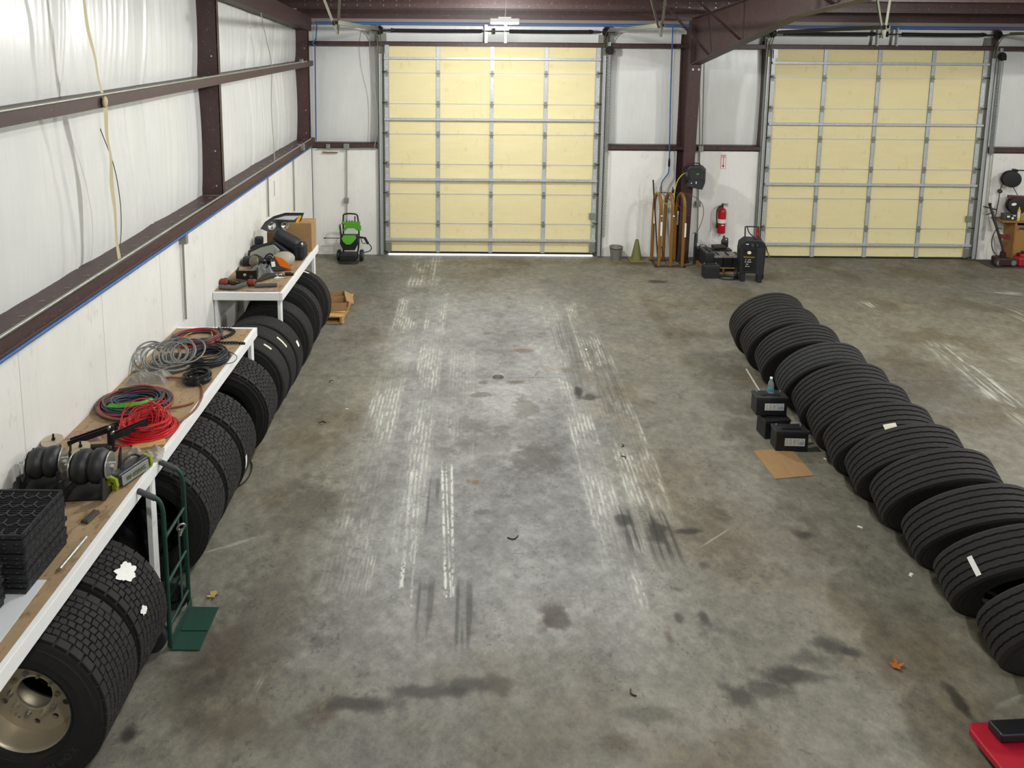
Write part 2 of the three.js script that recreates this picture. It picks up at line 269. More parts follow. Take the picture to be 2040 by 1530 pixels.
function bulge(z, t, s) {       // how far the vinyl billows into the room
  let b = 0.034 * Math.pow(Math.sin(Math.PI * Math.min(1, Math.max(0, t))), 0.6);
  const zc = z + 0.10 * Math.sin(t * 3.1 + s);
  for (const q of seams) { const d = Math.abs(zc - q); if (d < 0.5) b += 0.016 * Math.exp(-Math.pow(d / 0.022, 2)) - 0.020 * Math.exp(-Math.pow(d / 0.22, 2)); }
  b += 0.010 * (fb(z * 5 + s * 9, t * 0.8, 3) - 0.5) + 0.006 * (fb(z * 22 + s, t * 0.6, 2) - 0.5);
  for (const f of [-7.05, -7.16, -7.26, -7.4, -7.5, -12.1, -12.25, -13.6]) b += 0.008 * Math.exp(-Math.pow((zc - f) / 0.018, 2)) * sm(0, 0.2, t);
  return b;
}
function insulL(y0, y1f, z0, z1, s) {
  const n = Math.round((z1 - z0) / 0.02);
  P(wallL, 'insulation_blanket', sheetGeo(n, 26, (u, v) => { const z = z0 + (z1 - z0) * u, y1 = typeof y1f === 'number' ? y1f : y1f(z), y = y0 + (y1 - y0) * v; return [-3.50 + bulge(z, v, s), y, z, z, y]; }), mVinyl);
}
for (const [a, b, s] of [[-14.95, -9.5, 1], [-9.5, -2.4, 2]]) { insulL(2.42, 3.93, a, b, s); insulL(3.93, z => roofY(z) - 0.12, a, b, s + 4); }
P(wallL, 'insulation_blanket', [bb(-3.54, -3.47, 2.4, 6.4, -2.4, 8.1)], mVinyl);
// girts: web lying flat, lip turned down on the room side
function girtL(y) {
  const g = P(wallL, 'girt', [bb(-3.53, -3.205, y - 0.006, y, -14.95, 8.1), bb(-3.211, -3.203, y - 0.10, y, -14.95, 8.1)], mBrown);
  const d = []; for (let z = -14.6; z < -3; z += 0.31) d.push(xf(bx(0.045, 0.004, 0.006, 0, 0, 0), -3.33 + 0.02 * Math.sin(z * 7), y + 0.003, z, 0, 0.5, 0));
  P(g, 'fastener', d, M('#b9a79e', 0.4, 0.5));
}
girtL(3.95); girtL(2.42);
P(wallL, 'flashing', [bb(-3.30, -3.255, 2.255, 2.30, -14.9, 8.1), bb(-3.27, -3.21, 2.30, 2.335, -14.9, 8.1)], mBrownDusty);
function columnL(z, y1) {   // cold-formed end-wall column, deep side facing along the wall
  const c = P(wallL, 'column', [bb(-3.49, -3.225, 2.43, y1, z - 0.006, z), bb(-3.235, -3.225, 2.43, y1, z - 0.085, z), bb(-3.53, -3.515, 2.43, y1, z - 0.085, z)], mBrown);
  for (const y of [2.55, 3.0, 4.2]) P(c, 'bolt', cy(0.012, 0.012, 0.012, -3.30, y, z + 0.004, Math.PI / 2, 0, 0, 8), mSteel);
}
columnL(-9.47, roofY(-9.47) - 0.25); columnL(-14.62, roofY(-14.62) - 0.3); columnL(-2.9, roofY(-2.9) - 0.25);
// raking end beam
P(wallL, 'rake_beam', [beam([-3.22, 4.66 - 0.004, -14.9], [-3.22, 4.66 + 22 / 12.2, 7.1], 0.012, 0.27), beam([-3.30, 4.53, -14.9], [-3.30, 4.53 + 22 / 12.2, 7.1], 0.16, 0.012), beam([-3.30, 4.795, -14.9], [-3.30, 4.795 + 22 / 12.2, 7.1], 0.16, 0.012)], mBrown);

// back wall: z = -14.94 door plane
const ZB = -14.94, D1 = [-1.801, 2.466], D2 = [5.837, 10.104];
P(wallB, 'sheeting', [bb(-3.6, D1[0] - 0.02, 0, 6, -15.3, -15.16), bb(D1[1] + 0.02, D2[0] - 0.02, 0, 6, -15.3, -15.16), bb(D2[1] + 0.02, 16.3, 0, 6, -15.3, -15.16), bb(D1[0] - 0.05, D1[1] + 0.05, 4.2, 6, -15.3, -15.16), bb(D2[0] - 0.05, D2[1] + 0.05, 4.2, 6, -15.3, -15.16)], mVinyl);
function linerB(x0, x1) { const n = Math.max(1, Math.round((x1 - x0) / 1.22)), w = (x1 - x0) / n; for (let k = 0; k < n; k++) P(wallB, 'liner_panel', bb(x0 + k * w + 0.002, x0 + (k + 1) * w - 0.002, 0.005, 2.20, -14.99, -14.95), mWall); }
linerB(-3.27, D1[0] - 0.13); linerB(D1[1] + 0.11, 4.06); linerB(4.32, D2[0] - 0.11); linerB(D2[1] + 0.13, 16.2);
function insulB(x0, x1, y0, y1, s) {
  const n = Math.max(8, Math.round((x1 - x0) / 0.03));
  P(wallB, 'insulation_blanket', sheetGeo(n, 24, (u, v) => { const x = x0 + (x1 - x0) * u, y = y0 + (y1 - y0) * v, b = 0.05 * Math.pow(Math.sin(Math.PI * v), 0.7) + 0.012 * (fb(x * 3 + s * 7, y * 1.2, 3) - 0.5) + 0.004 * (fb(x * 16 + s, y, 2) - 0.5); return [x, y, -15.13 + b, x, y]; }), mVinyl);
}
insulB(-3.45, D1[0] - 0.02, 2.25, 4.28, 1); insulB(D1[1] + 0.02, D2[0] - 0.02, 2.25, 4.28, 2); insulB(D2[1] + 0.02, 16.1, 2.25, 4.28, 3); insulB(-3.45, 16.1, 4.30, 4.86, 4);
function girtB(x0, x1, y) { P(wallB, 'girt', [bb(x0, x1, y - 0.006, y, -15.15, -14.90), bb(x0, x1, y - 0.085, y, -14.908, -14.90)], mBrown); }
girtB(-3.3, D1[0] - 0.10, 2.315); girtB(D1[1] + 0.08, D2[0] - 0.10, 2.315); girtB(D2[1] + 0.08, 16.1, 2.315);
girtB(-3.3, 16.1, 4.335);
for (const [a, s] of [[D2[0] - 0.10, 1], [D2[1] + 0.10, 1], [D1[0] - 0.10, 1], [D1[1] + 0.08, 1]]) P(wallB, 'door_jamb', bb(a - 0.03, a + 0.03, 0, 4.4, -15.15, -14.93), a === D2[0] - 0.10 ? mBrown : mGalvDull);
for (const D of [D1, D2]) for (const s of [0, 1]) P(wallB, 'added_sun_stop', bb(D[s] - (s ? 0.03 : 0.12), D[s] + (s ? 0.12 : 0.03), -0.02, 4.5, -15.17, -15.0), mGalvDull);  // strips added along the door edges to keep sun from leaking in
for (const D of [D1, D2]) P(wallB, 'door_header', bb(D[0] - 0.1, D[1] + 0.1, 4.262, 4.34, -15.15, -14.93), mBrown);

// ceiling: vinyl blanket, eave strut, purlins, the rigid frame's rafter
P(ceil, 'roof_blanket', [beam([6.3, roofY(-15.1) + 0.03, -15.1], [6.3, roofY(1.2) + 0.03, 1.2], 20, 0.05), beam([6.3, roofY(1.2) + 0.03, 1.2], [6.3, roofY(1.2) - 0.56, 8.2], 20, 0.05)], mVinyl);
function purlin(z) {
  const y = roofY(z), g = P(ceil, 'purlin', [bb(-3.5, 16.2, y - 0.20, y, z - 0.004, z), bb(-3.5, 16.2, y - 0.205, y - 0.199, z, z + 0.065), bb(-3.5, 16.2, y - 0.004, y + 0.004, z - 0.065, z)], mBrown);
  const d = []; for (const x0 of [-3.0, 4.2]) for (let k = 0; k < 9; k++) for (const v of [0.06, 0.14]) d.push(cy(0.012, 0.012, 0.008, x0 + (k - (x0 > 0 ? 4 : 0)) * 0.23, y - v, z + 0.004, Math.PI / 2, 0, 0, 6));
  P(g, 'bolt', d, mSteel);
}
for (let z = -13.4; z < 1; z += 1.5) purlin(z);
for (let z = 2.4; z < 8; z += 1.5) P(ceil, 'purlin', bb(-3.5, 16.2, 6.0 - (z - 1.2) / 12, 6.2 - (z - 1.2) / 12, z - 0.004, z), mBrown);
P(ceil, 'eave_strut', [bb(-3.5, 16.2, 4.785, 4.99, -14.93, -14.92), bb(-3.5, 16.2, 4.70, 4.785, -14.99, -14.96)], mBrown);
P(ceil, 'eave_angle', [bb(-3.5, 16.2, 4.655, 4.78, -14.95, -14.94)], M('#8d8684', 0.6, 0.2));
const frames = ST('trim_1');
const FX = 4.19;   // the frame between the two doors
function frame(x) {
  const col = [bb(x - 0.11, x + 0.11, 0, 4.75, -15.1, -15.08)];
  const w = new THREE.Shape([[15.1, 0], [14.66, 0], [14.40, 3.95], [14.44, 4.80], [15.1, 4.78]].map(p => new THREE.Vector2(-p[0], p[1])));
  const web = clean(new THREE.ExtrudeGeometry(w, { depth: 0.01, bevelEnabled: false })); web.applyMatrix4(new THREE.Matrix4().makeBasis(V(0, 0, 1), V(0, 1, 0), V(-1, 0, 0)).setPosition(x, 0, 0));
  col.push(boxUV(web), beam([x, 0, -14.66], [x, 3.97, -14.40], 0.22, 0.014, [0, 0, 1]), bb(x - 0.11, x + 0.11, 0, 0.02, -15.1, -14.55));
  const c = P(frames, 'frame_column', col, mBrown);
  P(c, 'bolt', [cy(0.02, 0.02, 0.02, x - 0.05, 3.86, -14.39, Math.PI / 2, 0, 0, 8), cy(0.02, 0.02, 0.02, x + 0.06, 3.86, -14.39, Math.PI / 2, 0, 0, 8)], mSteel);
  const rs = [[14.42, 3.95], [9.9, 4.77], [-1.2, 5.66], [-1.2, 6.12], [14.45, 4.82]];
  const rw = ex(rs.map(p => [-p[0], p[1]]), 0.01); rw.applyMatrix4(new THREE.Matrix4().makeBasis(V(0, 0, 1), V(0, 1, 0), V(-1, 0, 0)).setPosition(x, 0, 0));
  P(ceil, 'rafter', [boxUV(rw), beam([x, 3.95, -14.42], [x, 4.77, -9.9], 0.2, 0.014), beam([x, 4.77, -9.9], [x, 5.66, 1.2], 0.2, 0.014), beam([x, 4.82, -14.45], [x, 6.12, 1.2], 0.2, 0.012), bb(x - 0.1, x + 0.1, 3.95, 4.82, -14.46, -14.435)], mBrown);
  for (const [z, yb] of [[-13.4, 4.12], [-11.9, 4.42], [-8.9, 4.87]]) { P(ceil, 'flange_brace', [beam([x - 0.03, yb, z], [x - 0.82, roofY(z) - 0.16, z], 0.045, 0.005), beam([x - 0.03, yb, z + 0.022], [x - 0.82, roofY(z) - 0.16, z + 0.022], 0.005, 0.045)], mBrown); }
}
frame(FX); frame(11.75);

// ---------- sectional doors ----------
function sectional(name, D, gap) {
  const door = ST(name), W = D[1] - D[0], H = 4.267, n = 7, h = H / n, y0 = gap;
  for (let k = 0; k < n; k++) {
    const a = y0 + k * h, s = P(door, 'door_section', [bb(D[0], D[1], a + 0.003, a + h - 0.003, ZB - 0.012, ZB), bb(D[0], D[1], a - (k ? 0.004 : 0), a + h - 0.005, ZB - 0.045, ZB - 0.012)], mFoam);
    P(s, 'section_lip', [bb(D[0], D[1], a + h - 0.018, a + h - 0.003, ZB, ZB + 0.005), bb(D[0], D[1], a + 0.006, a + 0.013, ZB, ZB + 0.004)], mFoamLine);
    for (let c = 0; c < 5; c++) {
      const x = c === 0 ? D[0] + 0.045 : c === 4 ? D[1] - 0.045 : D[0] + W * c / 4, w = c % 4 ? 0.075 : 0.09;
      P(s, 'stile', [bb(x - w / 2, x + w / 2, a + 0.006, a + h - 0.006, ZB, ZB + 0.012), bb(x - w / 2, x - w / 2 + 0.005, a + 0.006, a + h - 0.006, ZB, ZB + 0.02), bb(x + w / 2 - 0.005, x + w / 2, a + 0.006, a + h - 0.006, ZB, ZB + 0.02)], mGalv);
      if (k) P(s, 'hinge', [bb(x - 0.028, x + 0.028, a - 0.07, a + 0.06, ZB + 0.012, ZB + 0.022), cy(0.011, 0.011, 0.085, x, a, ZB + 0.03, 0, 0, Math.PI / 2, 8)], mGalvDull);
      if (c % 4 === 0) P(s, 'bolt', [0.2, 0.62].map(q => cy(0.011, 0.011, 0.006, x, a + h * q, ZB + 0.0145, Math.PI / 2, 0, 0, 8)), mLabelBolt);
      if (c % 4 === 0) P(s, 'roller', [bar([x, a + h / 2 - 0.28, ZB + 0.03], [x + (c ? 0.11 : -0.11), a + h / 2 - 0.28, ZB + 0.03], 0.008, 8), cy(0.025, 0.025, 0.02, x + (c ? 0.11 : -0.11), a + h / 2 - 0.28, ZB + 0.03, 0, 0, Math.PI / 2, 10)], mDarkSteel);
    }
    if (k % 2 === 0) {
      const ys = a + h * (k === 6 ? 0.48 : k === 0 ? 0.46 : 0.5);
      P(s, 'strut', [bb(D[0], D[1], ys + 0.014, ys + 0.019, ZB + 0.02, ZB + 0.075), bb(D[0], D[1], ys - 0.019, ys - 0.014, ZB + 0.02, ZB + 0.075), bb(D[0], D[1], ys - 0.019, ys + 0.019, ZB + 0.071, ZB + 0.076), bb(D[0], D[1], ys + 0.014, ys + 0.024, ZB + 0.014, ZB + 0.02), bb(D[0], D[1], ys - 0.024, ys - 0.014, ZB + 0.014, ZB + 0.02)], mGalv);
    }
  }
  P(door, 'bottom_seal', [rb(W, 0.05, 0.05, 0.015, (D[0] + D[1]) / 2, y0 + 0.0, ZB - 0.02)], mBlackMatte);
  P(door, 'bottom_bracket', [bb(D[0], D[0] + 0.12, y0 + 0.02, y0 + 0.2, ZB + 0.02, ZB + 0.026)], mGalvDull);
  P(door, 'bottom_bracket', [bb(D[1] - 0.12, D[1], y0 + 0.02, y0 + 0.2, ZB + 0.02, ZB + 0.026)], mGalvDull);
  P(door, 'lock_bracket', [bb(D[1] - 0.14, D[1] - 0.02, 0.80, 0.92, ZB + 0.025, ZB + 0.045)], mGalvDull);
  P(door, 'top_bracket', [bb(D[0] + 0.02, D[0] + 0.1, H - 0.22 + y0, H - 0.06 + y0, ZB + 0.02, ZB + 0.05)], mGalv);
}
sectional('door_1', D1, 0.065); sectional('door_2', D2, 0.03);
function track(x, side, zEnd, label) {   // vertical run, bend, horizontal run towards the room, hung from the roof
  const t = T('door_track', [x, 0, ZB + 0.05], label, 'door track', 'overhead door tracks');
  P(t, 'jamb_angle', [bb(-0.005 + side * 0.05, 0.005 + side * 0.05, 0, 4.45, -0.06, 0.02), bb(Math.min(0, side * 0.05), Math.max(0, side * 0.05), 0, 4.45, -0.06, -0.052)], mGalvDull);
  const c = [], prof = 0.022;
  for (const dx of [-prof, prof]) { c.push(bar([dx, 0.05, 0.02], [dx, 4.1, 0.02], 0.006, 6)); c.push(tb([[dx, 4.1, 0.02], [dx, 4.34, 0.05], [dx, 4.52, 0.20], [dx, 4.58, 0.42]], 0.008, 16, 6), bar([dx, 4.58, 0.42], [dx, 4.64, zEnd - ZB], 0.008, 6)); }
  P(t, 'vertical_rail', [bb(-0.03, 0.03, 0.03, 4.1, 0.0, 0.006), ...c.slice(0, 1), c[3]], mGalv);
  P(t, 'horizontal_rail', [c[1], c[2], c[4], c[5], beam([0, 4.555, 0.42], [0, 4.615, zEnd - ZB], 0.055, 0.01), beam([-0.026, 4.58, 0.42], [-0.026, 4.64, zEnd - ZB], 0.006, 0.055), beam([0.026, 4.58, 0.42], [0.026, 4.64, zEnd - ZB], 0.006, 0.055)], mTrack);
  const ze = zEnd - ZB - 0.1;
  P(t, 'hanger', [beam([0, 4.48, ze], [-0.28, 5.30, ze + 0.15], 0.035, 0.004), beam([0, 4.48, ze], [0.06, 5.28, ze], 0.035, 0.004), beam([0, 4.48, ze + 0.015], [-0.28, 5.30, ze + 0.165], 0.004, 0.035), beam([0, 4.48, ze + 0.015], [0.06, 5.28, ze + 0.015], 0.004, 0.035)], mTrack);
}
track(D1[0] - 0.075, -1, -10.3, 'steel track left of the left overhead door');
track(D1[1] + 0.075, 1, -10.4, 'steel track between the left overhead door and the chain guard');
track(D2[0] - 0.075, -1, -10.7, 'steel track left of the right overhead door, past the fire extinguisher');
track(D2[1] + 0.075, 1, -10.7, 'steel track right of the right overhead door');
function springs(D, label, dbl) {
  const t = T('torsion_spring_shaft', [(D[0] + D[1]) / 2, 4.555, -14.80], label, 'door spring', 'overhead door spring shafts'), w = (D[1] - D[0]) / 2;
  P(t, 'shaft', bar([-w - 0.22, 0, 0], [w + 0.25, 0, 0], 0.013), mDarkSteel);
  for (const s of [-1, 1]) {
    const a = s < 0 ? -w + 0.22 : 0.32, b = s < 0 ? -0.2 : w - 0.25, L = b - a, pts = [];
    for (let i = 0; i <= 600; i++) { const q = i / 600 * 75 * 6.2832; pts.push(V(a + L * i / 600, 0.034 * Math.cos(q) - 0.006 * Math.sin(i / 600 * 3.14), 0.034 * Math.sin(q))); }
    P(t, 'spring', [bar([a, -0.003, 0], [b, -0.003, 0], 0.034, 12), clean(new THREE.TubeGeometry(new THREE.CatmullRomCurve3(pts), 900, 0.006, 4))], mBlackMatte);
    P(t, 'winding_cone', cy(0.045, 0.03, 0.07, s < 0 ? a - 0.03 : b + 0.03, 0, 0, 0, 0, Math.PI / 2), mDarkSteel);
    P(t, 'cable_drum', [cy(0.085, 0.085, 0.05, s * (w + 0.06), 0, 0, 0, 0, Math.PI / 2, 24), cy(0.065, 0.065, 0.09, s * (w + 0.05), 0, 0, 0, 0, Math.PI / 2)], mDarkSteel);
    P(t, 'end_plate', bb(s * (w + 0.1) - 0.05, s * (w + 0.1) + 0.05, -0.24, 0.12, -0.13, -0.12), s > 0 ? mBrown : mGalvDull);
    P(t, 'bearing_plate', [bb(s * 0.19 + 0.03, s * 0.19 + 0.09, -0.23, 0.12, -0.06, -0.05), bb(s * 0.19 + 0.03, s * 0.19 + 0.036, -0.23, 0.12, -0.06, 0.02)], mGalv);
  }
  P(t, 'coupler', [cy(0.05, 0.05, 0.03, 0.02, 0, 0, 0, 0, Math.PI / 2), bx(0.06, 0.11, 0.02, 0.02, 0, 0)], mDarkSteel);
}
springs(D1, 'torsion springs on a shaft above the left overhead door', 0); springs(D2, 'torsion springs on a shaft above the right overhead door', 1);
function hoist(x, yTop, label, lean) {
  const t = T('chain_hoist', [x, 0, -14.86], label, 'chain hoist', 'door chain hoists');
  P(t, 'chain_guard', [bb(-0.025, 0.025, 2.18, yTop, -0.03, -0.024), bb(-0.025, -0.02, 2.18, yTop, -0.03, 0.01), bb(0.02, 0.025, 2.18, yTop, -0.03, 0.01)], mGalv);
  P(t, 'sprocket', [cy(0.085, 0.085, 0.02, 0, yTop - 0.16, 0.03, Math.PI / 2, 0, 0, 16), cy(0.05, 0.05, 0.07, 0, yTop - 0.16, 0.03, Math.PI / 2, 0, 0, 12), bx(0.09, 0.07, 0.05, 0.03, yTop - 0.20, 0.03)], mDarkSteel);
  const links = [];
  for (const s of [-1, 1]) for (let y = 0.45, k = 0; y < yTop - 0.2; y += 0.034, k++) links.push(tor(0.015, 0.0042, s * 0.035 * (0.35 + 0.65 * y / yTop), y, 0.03, 0, k % 2 ? 0 : Math.PI / 2, 0, 8, 4).scale(1, 1.0, 1));
  P(t, 'chain', links, mGalvDull);
}
hoist(2.62, 4.36, 'chain hoist hanging right of the left overhead door', 0);
hoist(10.30, 4.30, 'chain hoist hanging right of the right overhead door', 0);
// ---------- tyres ----------
const rubberTone = tex(128, 128, (i, j) => { const v = 15 + 10 * fb(i / 8, j / 8, 4); return [v * 1.0, v * 0.98, v * 1.0]; }, true, [4, 4]);
const mRubber = M('#ffffff', 0.72, 0, { map: rubberTone });
const wornTone = tex(128, 128, (i, j) => { const v = 17 + 17 * fb(i / 6, j / 6, 4); return [v * 1.07, v * 0.98, v * 0.94]; }, true, [4, 4]);
const mTread = M('#ffffff', 0.8, 0, { map: wornTone });
const greyTone = tex(128, 128, (i, j) => { const v = 30 + 20 * fb(i / 6, j / 6, 4); return [v, v, v * 1.02]; }, true, [4, 4]);
const mTreadGrey = M('#ffffff', 0.85, 0, { map: greyTone });
const mLabel = M('#d8d3c0', 0.7), mLabelWhite = M('#e8e8e4', 0.7);
// body of revolution round the z axis; profile rows [r, z, groove]; groove rows zigzag
function revolve(prof, R, seg, zig = 0, nz = 40) {
  const pos = [], uv = [], id = [], n = prof.length;
  for (let i = 0; i <= seg; i++) {
    const t = i / seg * Math.PI * 2, c = Math.cos(t), s = Math.sin(t);
    prof.forEach(([r, z, g], k) => { const zz = z + (g ? zig * (((i * nz / seg) % 1) < 0.5 ? 1 : -1) : 0); pos.push(r * c, r * s + R, zz); uv.push(t * R, k / n * 1.2); });
  }
  for (let i = 0; i < seg; i++) for (let k = 0; k < n - 1; k++) { const a = i * n + k, b = a + 1, c = a + n, d = c + 1; id.push(a, c, b, b, c, d); }
  const g = new THREE.BufferGeometry(); g.setAttribute('position', new THREE.Float32BufferAttribute(pos, 3)); g.setAttribute('uv', new THREE.Float32BufferAttribute(uv, 2)); g.setIndex(id);
  return toCreasedNormals(g, 0.6);
}
function sideProfile(R, w, rim) {   // tyre wall from the bead to the shoulder, z positive side, with moulded rings
  const h = R - rim, q = (a, b) => [rim + h * a, w / 2 * b];
  return [q(0, 0.80), q(0.03, 0.90), q(0.08, 0.93), q(0.085, 0.915), q(0.14, 0.93), q(0.15, 0.955), q(0.28, 0.985), q(0.42, 1), q(0.44, 1.008), q(0.46, 1), q(0.60, 0.995), q(0.70, 0.98), q(0.71, 0.99), q(0.74, 0.985), q(0.75, 0.97), q(0.84, 0.945), q(0.86, 0.955), q(0.92, 0.93)];
}
function carcass(R, w, rim, treadRows) {
  const sw = sideProfile(R, w, rim), h = R - rim, q = (a, b) => [rim + h * a, w / 2 * b];
  const inner = [q(0, 0.62), q(0.1, 0.72), q(0.4, 0.86), q(0.7, 0.80), q(0.85, 0.6), q(0.89, 0)];
  const left = a => a.map(([r, z]) => [r, -z]);
  return { inner: [[sw[0][0], -sw[0][1]], ...left(inner), ...inner.slice(0, -1).reverse(), sw[0]], right: sw, left: left(sw).reverse(), tread: treadRows };
}
function makeTire(name, { R, w, half, grooves, depth, blocks, seg = 120, mat = mTread }) {
  const rows = [[R - 0.030, half + 0.012], [R - 0.012, half + 0.004], [R - 0.004, half - 0.004]];
  const gw = 0.0045;
  if (!blocks) for (const g of [...grooves].sort((a, b) => b - a)) rows.push([R, g + gw + 0.002, 1], [R - 0.003, g + gw, 1], [R - depth, g + gw * 0.6, 1], [R - depth, g - gw * 0.6, 1], [R - 0.003, g - gw, 1], [R, g - gw - 0.002, 1]);
  else rows.splice(0, 3, [R - 0.028, half + 0.01], [R - depth, half - 0.006], [R - depth, 0], [R - depth, -half + 0.006], [R - 0.028, -half - 0.01]);
  if (!blocks) rows.push([R - 0.004, -half + 0.004], [R - 0.012, -half - 0.004], [R - 0.030, -half - 0.012]);
  const c = carcass(R, w, 0.288, rows), t = new THREE.Group(); t.name = name;
  const side = revolve([...c.left.slice().reverse().reverse(), ...c.inner.slice(1)], R, 96), o = { t };
  const body = revolve([...c.inner, ...c.right.slice(1)], R, 96), other = revolve(c.left, R, 96);
  P(t, 'sidewall', [clean(body), clean(other)], mRubber);
  const last = c.right[c.right.length - 1];
  const tread = revolve([last, ...rows, [last[0], -last[1]]], R, seg, blocks ? 0 : 0.0018, blocks ? 0 : 40);
  P(t, 'tread', clean(tread), mat);
  if (blocks) P(t, 'tread_blocks', blockGeo(R, half, depth, blocks), mat);
  return t;
}
function blockGeo(R, half, depth, { rows, n, shoulder }) {
  const pos = [], id = [];
  const add = (t0, t1, z0, z1, lift, sk) => {   // a lug: chamfered top, four flanks
    const b = pos.length / 3, put = (t, z, r) => pos.push(r * Math.cos(t), r * Math.sin(t) + R, z);
    const dt = (t1 - t0) * 0.06, dz = (z1 - z0) * 0.06, r0 = R - depth - 0.002, r1 = R + lift;
    for (const [t, z] of [[t0, z0], [t1, z0 + 0], [t1 + sk, z1], [t0 + sk, z1]]) put(t, z, r0);
    for (const [t, z] of [[t0, z0], [t1, z0], [t1 + sk, z1], [t0 + sk, z1]]) put(t, z, r1 - 0.002);
    for (const [t, z] of [[t0 + dt, z0 + dz], [t1 - dt, z0 + dz], [t1 + sk - dt, z1 - dz], [t0 + sk + dt, z1 - dz]]) put(t, z, r1);
    for (const o of [0, 4]) for (let k = 0; k < 4; k++) { const a = b + o + k, c = b + o + (k + 1) % 4; id.push(a, c, c + 4, a, c + 4, a + 4); }
    id.push(b + 8, b + 9, b + 10, b + 8, b + 10, b + 11);
  };
  const inner = half - shoulder, rw = inner * 2 / rows, st = Math.PI * 2 / n;
  for (let k = 0; k < rows; k++) for (let i = 0; i < n; i++) { const z0 = -inner + k * rw, ph = (k % 2) * 0.5 + 0.12 * Math.sin(k * 2.1), j = 0.06 * Math.sin(i * 12.9 + k * 7.1); add((i + ph + 0.06 + j) * st, (i + ph + 0.92 + j) * st, z0 + rw * 0.06, z0 + rw * 0.93, 0.0015 * Math.sin(i * 3.7 + k * 1.9), st * (k % 2 ? 0.12 : -0.12)); }
  const m = Math.round(n * 0.55), s2 = Math.PI * 2 / m;
  for (const s of [-1, 1]) for (let i = 0; i < m; i++) { const a = s > 0 ? inner + 0.002 : -half, b = s > 0 ? half : -inner - 0.002; add((i + 0.06) * s2, (i + 0.92) * s2, a, b, 0, 0); }
  const g = new THREE.BufferGeometry(); g.setAttribute('position', new THREE.Float32BufferAttribute(pos, 3)); g.setIndex(id);
  const f = g.toNonIndexed(); f.computeVertexNormals();
  const u = new Float32Array(f.attributes.position.count * 2); for (let i = 0; i < u.length / 2; i++) { u[i * 2] = f.attributes.position.getX(i); u[i * 2 + 1] = f.attributes.position.getZ(i) + f.attributes.position.getY(i); }
  f.setAttribute('uv', new THREE.BufferAttribute(u, 2)); return f;
}
const ribTire = makeTire('rib_tire', { R: 0.52, w: 0.30, half: 0.136, grooves: [-0.098, -0.05, 0, 0.05, 0.098], depth: 0.014 });
const ribTireGrey = makeTire('rib_tire', { R: 0.52, w: 0.30, half: 0.136, grooves: [-0.098, -0.05, 0, 0.05, 0.098], depth: 0.010, mat: mTreadGrey });
const narrowTire = makeTire('rib_tire', { R: 0.515, w: 0.285, half: 0.122, grooves: [-0.09, -0.045, 0, 0.045, 0.09], depth: 0.014 });
const driveTire = makeTire('lug_tire', { R: 0.512, w: 0.45, half: 0.20, depth: 0.020, blocks: { rows: 7, n: 62, shoulder: 0.05 } });
const lugTire = makeTire('lug_tire', { R: 0.52, w: 0.30, half: 0.125, depth: 0.014, blocks: { rows: 6, n: 96, shoulder: 0.02 } });
function placeTire(proto, name, [x, z], lean, yaw, label, group, half) {
  const t = proto.clone(); t.name = numbered(name); scene.add(t); t.rotation.order = 'YXZ';
  t.position.set(x, half * Math.sin(Math.abs(lean)) * 0.96, z); t.rotation.set(lean, yaw, 0);
  t.userData = { label, category: 'tire', group }; return t;
}
function stickerGeo(R, t0, t1, z0, z1, n = 8) {   // paper label wrapped on the tread, angle from the top towards -x
  return clean(sheetGeo(n, 1, (u, v) => { const t = Math.PI / 2 + t0 + (t1 - t0) * u, r = R + 0.003; return [r * Math.cos(t), R + r * Math.sin(t), z0 + (z1 - z0) * v, u, v]; }));
}
// right-hand row, far end first; every tyre leans towards the camera on the next one
const ROW = [[-10.0, 26], [-9.5, 27], [-8.99, 30], [-8.4, 29], [-7.92, 32], [-7.49, 33], [-7.05, 33], [-6.63, 32], [-6.2, 31], [-5.7, 32], [-5.2, 31], [-4.68, 29]];
const rowLabel = ['ribbed truck tire at the far end of the right-hand row', 'second ribbed tire from the far end of the right-hand row', 'third ribbed tire from the far end of the right-hand row',
  'worn grey ribbed tire, fourth from the far end of the right-hand row', 'fifth ribbed tire from the far end, beside the bottle on the battery', 'sixth ribbed tire from the far end of the right-hand row',
  'ribbed tire with a paper label on top of its tread, right-hand row', 'ribbed tire leaning in front of the one with the paper label on top', 'ribbed tire, fourth from the near end of the right-hand row',
  'ribbed tire, third from the near end of the right-hand row', 'ribbed tire with a white label on its left side, near end of the row', 'nearest ribbed tire of the right-hand row, cut by the frame'];
ROW.forEach(([z, lean], i) => {
  const a = lean * Math.PI / 180, t = placeTire(i === 3 ? ribTireGrey : ribTire, 'rib_tire', [4.09 + 0.02 * Math.sin(i * 5), z - 0.52 * Math.sin(a) + 0.02], a, 0.055 + 0.02 * Math.sin(i * 3.1), rowLabel[i], 'ribbed tires in the right-hand row', 0.13);
  if (i === 6) { P(t, 'paper_label', stickerGeo(0.52, 0.20, 0.42, 0.075, 0.13), mLabel); P(t, 'paper_label', stickerGeo(0.52, -1.1, -0.85, 0.04, 0.06), mLabelWhite); }
  if (i === 10) P(t, 'paper_label', stickerGeo(0.52, 1.02, 1.10, -0.02, 0.11), mLabelWhite);
});
